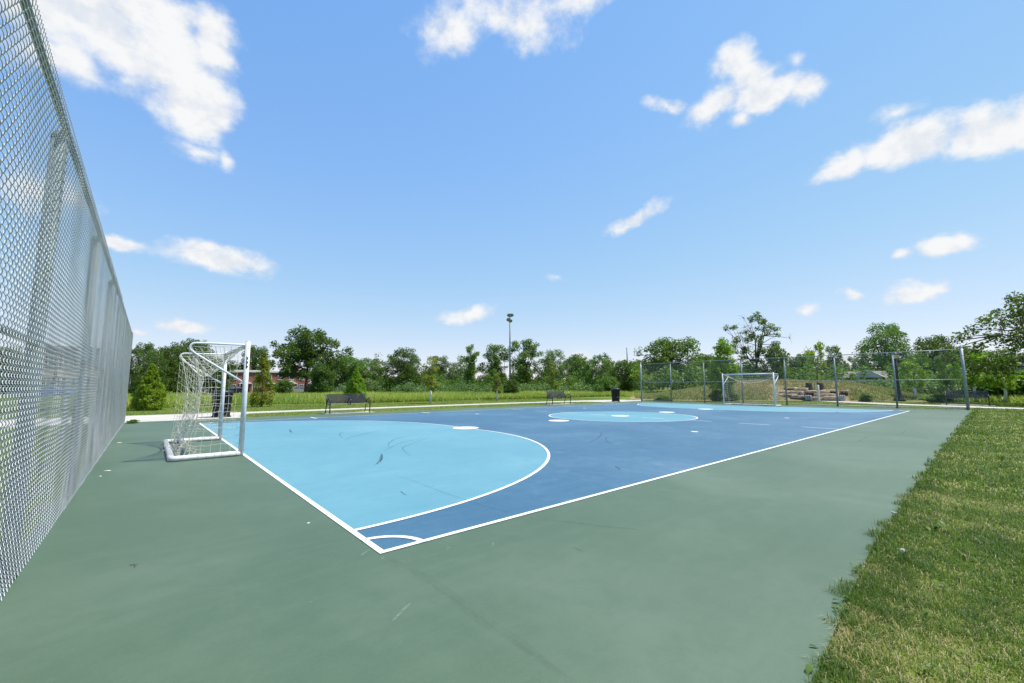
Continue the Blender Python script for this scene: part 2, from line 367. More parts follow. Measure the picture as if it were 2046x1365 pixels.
sc10 = N(nt, 'ShaderNodeVectorMath', operation='SCALE'); sc10.inputs['Scale'].default_value = 11.6; nt.links.new(cur.outputs[0], sc10.inputs[0])
cloudc = mixc(nt, shade, (2.75, 3.1, 3.65), (4.15, 4.2, 4.25))
lowf = mrange(nt, sep.outputs[2], 0.0, 0.75, 0.0, 1.0)
tinted = mixc(nt, 1.0, sc10.outputs[0], mixc(nt, lowf, (1.22, 1.07, 1.02), (1.06, 1.03, 1.03)), 'MULTIPLY')
nt.links.new(mixc(nt, alpha, tinted, cloudc), bg.inputs[0]); bg.inputs[1].default_value = 0.15
w.cycles.sampling_method = 'MANUAL'; w.cycles.sample_map_resolution = 512

sl = bpy.data.lights.new('sun', 'SUN'); so = bpy.data.objects.new('sun', sl); col.objects.link(so)
sl.energy = 5.0; sl.angle = math.radians(0.42); sl.color = (1.0, 0.955, 0.88)
so.rotation_euler = S.to_track_quat('Z', 'Y').to_euler(); so.location = (0, 0, 50)
vs = sc.view_settings; vs.view_transform = 'Standard'; vs.look = 'None'; vs.gamma = 1.0; vs.exposure = 0.58; vs.use_curve_mapping = False

# ---------------------------------------------------------------- ground and court
W, L = 14.92, 27.36
g = MB(); Rg = 2500; ring = [0, 30, 80, 200, 600, Rg]
for i in range(len(ring)-1):
    n = 48
    for k in range(n):
        a0, a1 = 2*PI*k/n, 2*PI*(k+1)/n; c = (15, 8)
        q = [(c[0]+ring[i+j]*math.cos(a), c[1]+ring[i+j]*math.sin(a), -0.03) for j, a in ((0, a0), (1, a0), (1, a1), (0, a1))]
        if i == 0: g.add(q[1:], [(0, 1, 2)])
        else: g.add(q, [(0, 1, 2, 3)])
tag(g.build('ground', M_['ground']), 'mown park lawn and open ground round the court', 'ground', kind='structure')
slab = MB()
EX = [-2.06, .8, 1.75, 2.95, 4.6, 10.2, 30.62]; EY = [-2.64, -2.475, -2.405, -2.335, -2.305, -2.23, -2.03]
outl = list(zip(EX, EY))+[(30.62, 17.04), (-2.06, 17.08)]; no = len(outl)
slab.add([(x, y, -0.12) for x, y in outl]+[(x, y, 0) for x, y in outl], [tuple(range(no, 2*no))]+[(i, (i+1) % no, no+(i+1) % no, no+i) for i in range(no)])
tag(slab.build('court_apron', M_['green']), 'green painted court surround', 'court', kind='structure')
b_ = MB(); b_.poly([(0, 0), (L, 0), (L, W), (0, W)], 0.0018)
tag(b_.build('court_surface', M_['blue']), 'dark blue painted playing surface', 'court', kind='structure')
def dshape(r, x0, sgn, n=40):
    pts = []
    for i in range(n+1):
        a = -PI/2+PI/2*i/n; pts.append((x0+sgn*r*math.cos(a), W/2-1.0+r*math.sin(a)))
    for i in range(n+1):
        a = PI/2*i/n; pts.append((x0+sgn*r*math.cos(a), W/2+1.0+r*math.sin(a)))
    return pts
for x0, sg in ((0, 1), (L, -1)):
    b_ = MB(); p = dshape(5.83, x0, sg); b_.poly(p if sg > 0 else p[::-1], 0.0034)
    tag(b_.build('penalty_area', M_['sky_blue']), 'light blue goal area', 'court', kind='structure')
circ = lambda c, r, n=72, a0=0, a1=2*PI: [(c[0]+r*math.cos(a0+(a1-a0)*i/n), c[1]+r*math.sin(a0+(a1-a0)*i/n)) for i in range(n+1)]
b_ = MB(); b_.poly(circ((L/2, W/2), 2.97)[:-1], 0.0034)
tag(b_.build('centre_circle', M_['sky_blue']), 'light blue centre circle', 'court', kind='structure')
# painted lines
LW = 0.05; ln = MB(); zl = 0.0050
ln.strip([(0, 0), (L, 0)], [(0, LW), (L, LW)], zl); ln.strip([(0, W-LW), (L, W-LW)], [(0, W), (L, W)], zl)
ln.strip([(0, LW), (0, W-LW)][::-1], [(LW, LW), (LW, W-LW)][::-1], zl); ln.strip([(L-LW, LW), (L-LW, W-LW)][::-1], [(L, LW), (L, W-LW)][::-1], zl)
zl2 = 0.0062
for x0, sg in ((LW, 1), (L-LW, -1)):
    ln.strip(dshape(5.80, x0, sg)[:], dshape(5.85, x0, sg), zl2 if sg > 0 else zl2)
ln.strip(circ((L/2, W/2), 2.94), circ((L/2, W/2), 2.99), zl2)
for cx, cy, a in ((0, 0, 0), (L, 0, PI/2), (L, W, PI), (0, W, 1.5*PI)):
    ln.strip(circ((cx, cy), 0.335, 16, a, a+PI/2), circ((cx, cy), 0.385, 16, a, a+PI/2), zl2)
for y0 in (0.07, 1.86, 3.66, 5.48, 8.16, 9.95, 11.72, 13.45):
    ln.strip([(L/2-LW/2, y0), (L/2-LW/2, y0+0.92)][::-1], [(L/2+LW/2, y0), (L/2+LW/2, y0+0.92)][::-1], zl)
for x in (3.68, 8.68, L-8.68, L-3.68):
    ln.strip([(x-.04, W-0.42), (x-.04, W+0.36)][::-1], [(x+.04, W-0.42), (x+.04, W+0.36)][::-1], 0.0066)
for x, r in ((5.88, .385), (9.93, .37), (L/2, .37), (L-9.93, .37), (L-5.88, .385)):
    ln.poly(circ((x, W/2), r, 40)[:-1], 0.0074)
for x in (9.93, L-9.93):
    for s in (-5, 5): ln.poly(circ((x, W/2+s), 0.095, 24)[:-1], 0.0066)
tag(ln.build('court_lines', M_['white_line']), 'white painted court lines and spots', 'court', kind='structure')
# faint marks that belong to the surface
def ribbon(mb, pts, w0, z):
    pts = [Vector((p[0], p[1], 0)) for p in pts]; n = len(pts); A = []; B = []
    for i, p in enumerate(pts):
        t = (pts[min(i+1, n-1)]-pts[max(i-1, 0)]).normalized(); nn = Vector((-t.y, t.x, 0)); ww = w0*(0.25+0.75*math.sin(PI*(i+0.3)/(n-0.4)))/2
        A.append(p-nn*ww); B.append(p+nn*ww)
    mb.strip(A, B, z)
def arc(c, r, a0, a1, n=14): return [(c[0]+r*math.cos(a0+(a1-a0)*i/n), c[1]+r*math.sin(a0+(a1-a0)*i/n)) for i in range(n+1)]
def smooth(pts, n=6):
    P = [Vector((p[0], p[1], 0)) for p in pts]; out = []
    for i in range(len(P)-1):
        p0 = P[max(i-1, 0)]; p1 = P[i]; p2 = P[i+1]; p3 = P[min(i+2, len(P)-1)]
        for k in range(n):
            t = k/n; out.append(0.5*((2*p1)+(p2-p0)*t+(2*p0-5*p1+4*p2-p3)*t*t+(3*p1-p0-3*p2+p3)*t*t*t))
    return out+[P[-1]]
ZS = 0.0078
sc1 = MB(); ribbon(sc1, smooth([(1.96, 4.47), (1.77, 4.05), (1.6, 3.72), (1.43, 3.48)]), 0.05, ZS)
ribbon(sc1, smooth([(1.90, 4.30), (1.74, 3.95), (1.58, 3.66)]), 0.03, ZS+.0004)
ribbon(sc1, smooth([(0.95, 1.63), (0.92, 1.41)]), 0.018, ZS); ribbon(sc1, smooth([(4.16, .91), (4.08, .80), (4.0, .70)]), 0.035, ZS)
ribbon(sc1, smooth([(1.81, 10.51), (1.68, 9.83), (1.64, 9.49)]), 0.05, ZS)
tag(sc1.build('scuff_marks', M_['scuff']), 'dark rubber scuffs on the paint', 'scuff', kind='structure')
sc2 = MB()
for pts, ww in (([(2.11, 4.71), (2.79, 5.49), (3.32, 5.84), (3.92, 6.16)], .03), ([(2.4, 5.1), (2.62, 5.63), (3.07, 6.28), (3.68, 6.73), (3.91, 6.79)], .028), ([(2.24, 3.89), (2.41, 4.45), (2.61, 4.92), (3.09, 5.41), (3.87, 6.06)], .024), ([(2.09, 6.84), (2.53, 7.49), (3.09, 7.97), (3.68, 8.51)], .035), ([(2.27, 7.37), (2.36, 7.9), (2.6, 8.53), (2.79, 8.6)], .03), ([(7.28, 3.39), (6.6, 2.9), (6.12, 2.36)], .03), ([(5.95, 2.89), (7.0, 3.4), (8.17, 4.21)], .03), ([(6.6, 2.2), (6.9, 2.6), (6.8, 3.1), (6.5, 3.5)], .025), ([(1.18, -.83), (1.17, -.97)], .012)):
    ribbon(sc2, smooth(pts), ww, ZS+.0008)
for c, r, a0, a1, ww in (((2.6, 8.8), 1.3, 3.0, 4.8, .02), ((11.2, 4.3), 1.6, 3.6, 5.0, .03), ((19.5, 2.2), 2.0, 3.8, 5.4, .04), ((24.0, -1.4), 3.6, 1.2, 2.5, .06), ((17.0, 3.3), 2.2, 0.3, 1.4, .04), ((22, 4.0), 1.8, 2.6, 3.9, .04)):
    ribbon(sc2, arc(c, r, a0, a1, 18), ww, ZS+.0008)
tag(sc2.build('scuff_marks', M_['scuff_faint']), 'faint tyre and shoe arcs on the paint', 'scuff', kind='structure')
sc3 = MB()
for p_, q_, ww in (((-.16, -.79), (-.32, -.9), .02), ((-.02, .14), (-.12, .06), .022), ((0, -.06), (-.04, -.12), .015), ((.47, -.22), (.42, -.24), .02), ((-.61, -.41), (-.58, -.42), .008), ((.72, -.42), (.78, -.36), .014), ((-.7, 1.9), (-.58, 1.8), .012)):
    mid = ((p_[0]+q_[0])/2+.006, (p_[1]+q_[1])/2+.008); ribbon(sc3, smooth([p_, mid, q_]), ww, 0.003)
tag(sc3.build('scuff_marks', M_['pale_scuff']), 'pale shoe scrapes on the green paint', 'scuff', kind='structure')
sc4 = MB(); ribbon(sc4, smooth([(0.01, -.13), (.06, -.34), (.07, -.63), (.06, -.9), (.055, -1.09), (.05, -1.24), (.06, -1.43), (.05, -1.72), (.06, -2.25)]), 0.085, 0.003)
ribbon(sc4, smooth([(.03, -.4), (.05, -.9), (.05, -1.3), (.055, -2.2)]), 0.03, 0.0036)
tag(sc4.build('scuff_marks', stain_mat('faint_joint_dirt', (0.045, 0.07, 0.045), 0.07, 9)), 'faint dirty joint line trailing from the corner', 'scuff', kind='structure')
ck = MB()
ribbon(ck, [(1.32, 2.56), (1.322, 1.91), (1.30, 1.34), (1.31, .89), (1.33, .49), (1.36, .21), (1.35, .06)], 0.009, 0.0092)
ribbon(ck, [(1.48, -.19), (1.58, -.37), (1.70, -.60), (1.82, -.82), (1.95, -1.02)], 0.008, 0.003)
ribbon(ck, [(9.5, -.5), (10.6, -.9), (12.0, -.85), (13.4, -1.3), (15.2, -1.2)], 0.016, 0.003)
tag(ck.build('surface_cracks', M_['crack']), 'hairline cracks in the coating', 'crack', kind='structure')

# concrete: path round the court, corner plaza, bench pads
pm = MB()
def pslab(pts, top, th=0.1):
    n = len(pts); pm.add([(x, y, top-th) for x, y in pts]+[(x, y, top) for x, y in pts], [tuple(range(n, 2*n))]+[(i, (i+1) % n, n+(i+1) % n, n+i) for i in range(n)])
pslab([(-9, 17.5), (-2.3, 17.3), (-1.5, 17.12), (1.7, 17.12), (1.6, 18.4), (2.3, 20.2), (2.3, 21.6), (-9, 22.1)], -0.004)
pslab([(2.3, 20.2), (8, 20.45), (16, 20.65), (23, 20.3), (26, 18.9), (26.2, 17.12), (30.9, 17.3), (33.5, 18.6), (33, 20.4), (28, 21.6), (16, 22.0), (8, 21.75), (2.3, 21.6)], -0.004)
tag(pm.build('concrete_path', M_['concrete']), 'pale concrete path round the court', 'path', kind='structure')
pm = MB(); pslab([(33.6, -8), (35.8, -8), (36.0, -3.7), (38.4, 1.2), (41.2, 4.6), (44, 7.5), (43.2, 8.6), (39.5, 5.6), (36.4, 2.2), (33.8, -3.6)], -0.004)
tag(pm.build('concrete_path', M_['concrete']), 'pale concrete path behind the end fence', 'path', kind='structure')
pm = MB(); pslab([(-9, 17.5), (-9, 22.1), (-40, 30), (-40, 26)], -0.004)
tag(pm.build('concrete_path', M_['concrete']), 'pale concrete path leading away past the fence', 'path', kind='structure')
for x0, x1, y0, y1 in ((4.85, 7.15, 17.14, 18.15), (19.6, 22.0, 17.14, 18.1), (38.4, 39.7, -2.7, -0.3)):
    pm = MB(); pslab([(x0, y0), (x1, y0), (x1, y1), (x0, y1)], 0.0)
    tag(pm.build('concrete_pad', M_['concrete']), 'concrete pad under a bench', 'pad', kind='structure')

# ---------------------------------------------------------------- chain link
def chain_mesh(y0, y1, ztop, zbot, a, per, d, r, sides, ppp, jitter=0.0):
    """every wire of the weave: a flattened helix, each hooked through its neighbours"""
    nW = int(round((y1-y0)/a)); nP = int(math.floor((ztop-zbot)/per))
    t = np.arange(0, nP*ppp+1)/ppp
    ph = 2*PI*t
    tri = (1-np.cos(ph))/2
    tri = 0.62*tri+0.38*(np.abs(((t*2) % 2)-1)*-1+1)
    yy = tri*a*1.10-0.05*a
    xx = -d*np.sin(ph)
    zz = zbot+t*per
    P0 = np.stack([xx, yy, zz], 1)
    m = len(t); V = []; Fs = []; base = 0
    ang = 2*PI*np.arange(sides)/sides
    T = np.gradient(P0, axis=0); T /= np.linalg.norm(T, axis=1)[:, None]
    ref = np.array([1.0, 0, 0]); A = np.cross(T, ref); A /= np.linalg.norm(A, axis=1)[:, None]; B = np.cross(T, A)
    tubeV = (P0[:, None, :]+r*(np.cos(ang)[None, :, None]*A[:, None, :]+np.sin(ang)[None, :, None]*B[:, None, :])).reshape(-1, 3)
    i = np.arange(m-1)[:, None]*sides; k = np.arange(sides)[None, :]; k2 = (k+1) % sides
    tubeF = np.stack([i+k, i+k2, i+sides+k2, i+sides+k], -1).reshape(-1, 4)
    Vs = np.empty((nW, len(tubeV), 3)); Fa = np.empty((nW, len(tubeF), 4), dtype=np.int64)
    for j in range(nW):
        Vj = tubeV.copy(); Vj[:, 1] += y0+j*a
        if j % 2: Vj[:, 2] += per/2
        if jitter: Vj[:, 0] += jitter*math.sin(j*0.21)*np.sin(Vj[:, 2]*1.7+j*0.03)
        Vs[j] = Vj; Fa[j] = tubeF+j*len(tubeV)
    return Vs.reshape(-1, 3), Fa.reshape(-1, 4)

FX = -1.925
fence = empty('chain_link_fence', (FX, 7.5, 0), 0, 'tall silver chain link fence running close beside the near goal', 'fence', 'chain link fences behind the goals')
def in_parent(o, root): o.matrix_parent_inverse = Matrix.Translation(-Vector(root.location)) if root.rotation_euler.z == 0 else root.matrix_world.inverted()
def fence_parts(root, X, side, y0, y1, posts, H, mpipe, mats, pr, er, meshes, bottom_rail):
    bx = X-side*0.055
    for i, y in enumerate(posts):
        end = i in (0, len(posts)-1); rr = er if end else pr
        mb = MB(); top = H+0.09 if end else H-0.05
        mb.tube([(bx, y, -0.15), (bx, y, top)], rr, 14)
        mb.lathe([(rr*1.08, top-.04), (rr*1.08, top+.0), (rr*.85, top+.03), (rr*.3, top+.05)] if end else [(rr*1.05, top-.03), (rr*1.05, top), (rr*.7, top+.03), (rr*.6, top+.05)], (bx, y, 0), 14)
        for zt in ([.35, .8, 1.25, 1.8, 2.3, 2.8] if end else []): mb.lathe([(rr*1.12, zt-.012), (rr*1.12, zt+.012)], (bx, y, 0), 14)
        o = mb.build('post', mpipe, root, True); in_parent(o, root)
    for z, nm in ((H-0.005, 'top_rail'), (H/2, 'middle_rail')):
        mb = MB(); yy = list(np.linspace(y0, y1, 10)); mb.tube([(bx+side*0.03 if nm == 'top_rail' else bx, y, z) for y in yy], 0.021, 10)
        if nm == 'middle_rail':
            for y in posts[1:-1]: mb.tube([(bx, y-.05, z), (bx, y+.05, z)], 0.03, 10)
        o = mb.build(nm, mpipe, root, True); in_parent(o, root)
    mb = MB()
    if bottom_rail: mb.tube([(bx, y0, 0.07), (bx, y1, 0.07)], 0.021, 8)
    else: mb.tube([(X-side*.012, y0, 0.06), (X-side*.012, y1, 0.06)], 0.0025, 5)
    o = mb.build('bottom_rail' if bottom_rail else 'tension_wire', mpipe, root, True); in_parent(o, root)
    for me, mt in meshes:
        o = link('wire_mesh', me, mt, root); in_parent(o, root)
Aw, Pw = 0.0355, 0.0715
V1, F1 = chain_mesh(-1.85, 3.2, 3.075, 0.025, Aw, Pw, 0.0062, 0.0020, 6, 12, 0.004)
nb = -1.85+Aw*int(round((3.2+1.85)/Aw))
V2, F2 = chain_mesh(nb, 16.98, 3.075, 0.025, Aw, Pw, 0.0055, 0.0016, 4, 8, 0.004)
# barbed top knuckles: short twisted ends
tb = MB()
for j in range(0, int((9+1.85)/Aw)):
    y = -1.85+j*Aw; z = 3.085
    tb.tube([(0, y+.010, z-.03), (.003, y+.016, z), (.006, y+.004, z+.014), (.004, y-.006, z+.008)], 0.0019, 5)
Vt = np.array(tb.v); 
quads = np.array([f for f in tb.f if len(f) == 4])
Va = np.concatenate([V1, V2, Vt]); Fa = np.concatenate([F1, F2+len(V1), quads+len(V1)+len(V2)])
Va[:, 0] += FX
me1 = np_mesh('wire_mesh', Va, Fa, None, True)
nposts = [-1.78, 1.17, 3.95, 6.75, 9.55, 12.35, 15.1, 16.98]
fence_parts(fence, FX, 1, -1.85, 16.98, nposts, 3.06, M_['galv'], None, 0.044, 0.05, [(me1, M_['mesh'])], False)
BX = 30.32
fence2 = empty('chain_link_fence', (BX, 7.5, 0), 0, 'grey chain link fence standing across the far end behind the far goal', 'fence', 'chain link fences behind the goals')
V3, F3 = chain_mesh(-1.85, 16.95, 3.1, 0.06, Aw, Pw, 0.004, 0.0023, 3, 4)
V3[:, 0] += BX
me2 = np_mesh('wire_mesh', V3, F3)
fence_parts(fence2, BX, -1, -1.85, 16.95, [-1.85+2.686*i for i in range(8)], 3.12, M_['galv_far'], None, 0.047, 0.062, [(me2, M_['mesh_far'])], True)

# ---------------------------------------------------------------- goals
def make_goal():
    root = empty('futsal_goal', (0, W/2, 0), 0, 'white tubular goal with cream net on the near goal line', 'goal', 'futsal goals')
    hw = 1.5
    for s in (-1, 1):
        mb = MB(); mb.tube([(-.035, s*hw, 0), (-.035, s*hw, 2.055)], 0.042, 16); mb.lathe([(.042, 2.05), (.036, 2.068), (.02, 2.075)], (-.035, s*hw, 0), 16)
        po = mb.build('post', M_['goal'], root, True)
        mb = MB(); mb.tube([(-.035, s*(hw-.045), 1.93), (-.035, s*(hw-.10), 1.95), (-.035, s*(hw-.16), 1.985)], 0.046, 10)
        mb.build('tape', M_['tape'], po, True)
        if s < 0:
            mb = MB()
            for k in range(9): mb.box((-.040+.004*math.sin(k*2.1), s*hw-.0415, 1.58+k*.026), (.014+.010*((k+1) % 3), .004, .0262-.004*(k % 2)))
            mb.build('sticker', M_['black'], po)
    mb = MB(); mb.tube([(-.035, -hw+.03, 1.995), (-.035, hw-.03, 1.995)], 0.040, 16); mb.build('crossbar', M_['goal'], root, True)
    bf = MB(); zb = 0.045
    bf.tube([(-.05, -hw, zb), (-.95, -hw, zb), (-1.0, -hw+.012, zb), (-1.012, -hw+.06, zb), (-1.012, hw-.06, zb), (-1.0, hw-.012, zb), (-.95, hw, zb), (-.05, hw, zb)], 0.045, 14)
    bf.build('base_frame', M_['goal'], root, True)
    for s in (-1, 1):
        mb = MB(); y = s*hw
        pts = [(-.05, y, 2.0), (-.4, y, 1.995), (-.78, y, 1.99)]
        for i in range(1, 8):
            a = i/8*2.35; pts.append((-.80-.085*math.sin(a), y, 1.905+.085*math.cos(a)))
        pts += [(-.80, y, 1.80), (-.42, y, 1.545), (-.05, y, 1.30)]
        mb.tube(pts, 0.019, 10); mb.build('support_hoop', M_['goal'], root, True)
    # net
    nb = MB(); r = 0.0029; rg = random.Random(4)
    def strands(fn, ns, nt_, droop=0.0, rw=0.0):
        P = [[Vector(fn(i/ns, j/nt_)) for j in range(nt_+1)] for i in range(ns+1)]
        for i in range(1, ns):
            for j in range(1, nt_): P[i][j] += Vector((rg.uniform(-1, 1)*.012, rg.uniform(-1, 1)*.012, rg.uniform(-1, 1)*.01))
        for i in range(ns+1): nb.tube(P[i], r, 5, False)
        for j in range(nt_+1):
            row = []
            for i in range(ns):
                row.append(P[i][j]); m_ = (P[i][j]+P[i+1][j])/2; m_ = m_-Vector((0, 0, droop*rg.uniform(.5, 1.5))); row.append(m_)
            row.append(P[ns][j]); nb.tube(row, rw or r, 5, False)
    def rear_top(s):      # the rear top rope sags between the two hoops
        y = -hw+2*hw*s; k = 4*s*(1-s)
        return Vector((-.875+.33*k, y, 1.93-.50*k))
    def roof(s, t):
        y = -hw+2*hw*s; k = 4*s*(1-s); a = Vector((-.05, y, 1.955)); bq = rear_top(s); p = a.lerp(bq, t); p.z -= .10*k*math.sin(PI*t); return p
    strands(roof, 22, 7, 0.012, 0.0048)
    for k in range(3): nb.tube([rear_top(i/24)+Vector((rg.uniform(-.012, .012), 0, rg.uniform(-.012, .012))) for i in range(25)], 0.0075, 5, False)
    def back(s, t):
        a = rear_top(s); k = 4*s*(1-s); y = a.y
        bq = Vector((-.93+.05*math.sin(s*9), y*.97, .07+.03*math.sin(s*31))); p = a.lerp(bq, t); p.x += .10*k*math.sin(PI*t); return p
    strands(back, 22, 13, 0.014)
    for sd in (-1, 1):
        def side(s, t, sd=sd):
            a = Vector((-.06-.80*s, sd*hw, 1.93)); bq = Vector((-.06-.86*s, sd*(hw-.02), .09)); p = a.lerp(bq, t)
            p.x += .20*s*math.sin(PI*min(1, t*1.1)); p.y -= sd*.05*math.sin(PI*t)*math.sin(PI*s); return p
        strands(side, 6, 13, 0.014)
        for k in range(3):       # gathered cords at the rear corner
            nb.tube([Vector((-.86+.16*math.sin(PI*i/12)+rg.uniform(-.02, .02), sd*(hw-.012)+rg.uniform(-.02, .02), 1.9-1.82*i/12)) for i in range(13)], 0.0042, 5, False)
    for k in range(34):          # slack net lying inside the base frame
        x = rg.uniform(-.95, -.62); y = rg.uniform(-hw+.05, hw-.05); a = rg.uniform(0, PI)
        nb.tube([(x+math.cos(a)*q*.09+rg.uniform(-.02, .02), y+math.sin(a)*q*.12+rg.uniform(-.02, .02), .02+abs(rg.gauss(0, .035))) for q in range(-2, 3)], r, 5, False)
    for k in range(26):          # ties round the base bars
        yk = -hw+2*hw*k/25; nb.tube(circ3((-1.012, yk, zb), .05, rg.uniform(-.4, .4)), r, 5, False)
    for s in (-1, 1):
        for k in range(8): nb.tube(circ3x((-.1-.11*k, s*hw, zb), .05, rg.uniform(-.4, .4)), r, 5, False)
    nb.build('net', M_['rope'], root, False)
    return root
def circ3(c, r, sk): return [(c[0]+r*math.cos(a), c[1]+sk*r*math.sin(a), c[2]+r*math.sin(a)) for a in [2*PI*i/8 for i in range(9)]]
def circ3x(c, r, sk): return [(c[0]+sk*r*math.sin(a), c[1]+r*math.cos(a), c[2]+r*math.sin(a)) for a in [2*PI*i/8 for i in range(9)]]
goal = make_goal()
goal2 = copy_tree(goal); goal2.location = (L, W/2, 0); goal2.rotation_euler = (0, 0, PI)
goal2['label'] = 'white tubular goal with net at the far end in front of the fence'

# ---------------------------------------------------------------- benches, bins
def make_bench():
    root = empty('park_bench', (0, 0, 0), 0, 'black slatted metal bench facing the court beside the round bushy shrub', 'bench', 'black park benches')
    Lb = 1.86
    mb = MB()
    for k in range(6): mb.bbox((0, -.20+.075*k, .435-.004*abs(k-2)), (Lb, .058, .014), .004)
    mb.build('seat', M_['slat'], root)
    mb = MB(); R = Matrix.Rotation(math.radians(-14), 3, 'X')
    for k in range(7):
        z = .07+k*.058; p = R @ Vector((0, 0, z)); mb.bbox((0, .235+p.y, .42+p.z), (Lb, .014, .046), .004, R)
    pt = R @ Vector((0, 0, .07+7*.058)); mb.tube([(-Lb/2, .235+pt.y, .42+pt.z), (Lb/2, .235+pt.y, .42+pt.z)], .018, 8)
    mb.build('backrest', M_['slat'], root)
    for s in (-1, 1):
        x = s*(Lb/2+.02)
        mb = MB(); mb.tube([(x, -.235, 0), (x, -.24, .25), (x, -.245, .45), (x, -.24, .57), (x, -.20, .645), (x, -.12, .68), (x, -.02, .67), (x, .09, .61), (x, .19, .52), (x, .24, .44)], .026, 8)
        mb.lathe([(.045, 0), (.045, .012), (.025, .02)], (x, -.235, 0), 10)
        mb.build('armrest', M_['black'], root, True)
        mb = MB(); mb.tube([(x, .36, 0), (x, .29, .2), (x, .245, .40), (x, .27, .55), (x, .345, .86)], .021, 8); mb.lathe([(.045, 0), (.045, .012), (.025, .02)], (x, .36, 0), 10)
        mb.build('leg', M_['black'], root, True)
        mb = MB(); mb.tube([(x, -.24, .415), (x, .245, .405)], .017, 8); mb.build('seat_rail', M_['black'], root, True)
    mb = MB(); mb.tube([(0, -.235, .43), (0, -.245, .52), (0, -.22, .62), (0, -.12, .675), (0, -.02, .66), (0, .1, .58), (0, .2, .46)], .021, 8); mb.tube([(0, -.235, .405), (0, .2, .40)], .02, 8)
    mb.build('armrest', M_['black'], root, True)
    return root
bench = make_bench(); bench.location = (5.98, 17.5, 0); bench.rotation_euler.z = 0.02
b2 = copy_tree(bench); b2.location = (20.75, 17.5, 0); b2['label'] = 'black slatted metal bench beside the far touchline near the tall bin'
b3 = copy_tree(bench); b3.location = (39.05, -1.5, 0); b3.rotation_euler.z = -PI/2; b3['label'] = 'black slatted metal bench by the path behind the far fence end post'
def make_bin():
    root = empty('trash_can', (0, 0, 0), 0, 'black ribbed rubbish bin on concrete seen through the near goal net', 'bin', 'black rubbish bins')
    mb = MB(); n = 30
    for k in range(n):
        a = 2*PI*k/n; R = Matrix.Rotation(a, 3, 'Z')
        pts = [R @ Vector((rr, 0, z)) for rr, z in ((.345, 0), (.285, .06), (.30, .4), (.335, .8), (.35, .9))]
        mb.tube(pts, .021, 5)
    mb.build('slatted_side', M_['bin'], root, True)
    mb = MB(); mb.lathe([(.25, .05), (.27, .45), (.31, .9), (.30, .9)], n=24); mb.build('liner', M_['bin'], root, True)
    mb = MB(); mb.lathe([(.36, .86), (.385, .88), (.39, .96), (.375, .985), (.30, 1.0), (.22, 1.01), (.21, .95), (.2, .95)], n=30); mb.build('rim', M_['bin'], root, True)
    mb = MB(); mb.lathe([(.33, .30), (.335, .31), (.335, .34), (.33, .35)], n=30); mb.build('band', M_['bin'], root, True)
    return root
bn = make_bin(); bn.location = (0.98, 18.1, 0); bn.scale = (1.0, 1.0, 1.08)
bn2 = copy_tree(bn); bn2.location = (27.6, 17.6, 0); bn2['label'] = 'black ribbed rubbish bin at the far corner beside the fence'

# ---------------------------------------------------------------- lights and poles
p = at(1019, 757, 78); top = at(1017.5, 632, 78)
root = empty('floodlight_pole', (p.x, p.y, 0), 0, 'tall grey sports floodlight pole rising above the tree line', 'floodlight')
mb = MB(); mb.tube([(0, 0, 0), (0, 0, top.z*.5), (0, 0, top.z)], [.19, .15, .10], 10); mb.build('pole', M_['pole'], root, True)
mb = MB()
for z in (top.z+.15, top.z-.75): mb.tube([(-.9, -.2, z), (.5, .2, z)], .06, 6)
mb.tube([(0, 0, top.z-1.5), (0, 0, top.z+.4)], .07, 6); mb.build('crossarm', M_['pole'], root, True)
for dx, dz in ((-.62, .12), (.02, .2), (-.78, -.72), (-.28, -.92)):
    R = Matrix.Rotation(math.radians(-48), 3, 'X'); R = Matrix.Rotation(math.radians(-30), 3, 'Z') @ R
    mb = MB(); mb.lathe([(.10, .30), (.18, .25), (.36, -.08), (.38, -.13), (.33, -.14)], (dx, -.45, top.z+dz), 14, R)
    h = mb.build('lamp_head', M_['pole'], root, True)
    mb = MB(); mb.lathe([(.33, -.145), (.25, -.16), (.05, -.17)], (dx, -.45, top.z+dz), 14, R); mb.build('lens', M_['lensglass'], h, True)
p = at(1254, 740, 120); top = at(1253.5, 696, 120)
root = empty('light_pole', (p.x, p.y, 0), 0, 'thin distant grey pole above the trees beside the far fence corner', 'pole')
mb = MB(); mb.tube([(0, 0, 0), (0, 0, top.z)], [.22, .16], 8); mb.build('pole', M_['pole'], root, True)
mb = MB(); mb.tube([(-.5, 0, top.z+.05), (.2, 0, top.z+.05)], .07, 6); mb.build('arm', M_['pole'], root, True)
p = at(1797, 801, 48); top = at(1790.5, 711, 48)
root = empty('street_lamp', (p.x, p.y, 0), 0, 'dark post top lantern with flared base behind the far fence', 'lamp post')
mb = MB(); zt = top.z-.25; mb.lathe([(.42, 0), (.36, .12), (.26, .3), (.17, .7), (.13, 1.1), (.105, 1.4), (.10, zt*.7), (.085, zt)], n=14); mb.build('pole', M_['lamp'], root, True)
mb = MB(); mb.lathe([(.08, zt), (.16, zt+.04), (.20, zt+.12), (.23, zt+.36), (.20, zt+.38)], n=10); mb.build('lantern_glass', M_['glassy'], root, True)
mb = MB(); mb.lathe([(.27, zt+.36), (.25, zt+.42), (.12, zt+.52), (.05, zt+.58)], n=14); mb.build('lamp_cap', M_['lamp'], root, True)

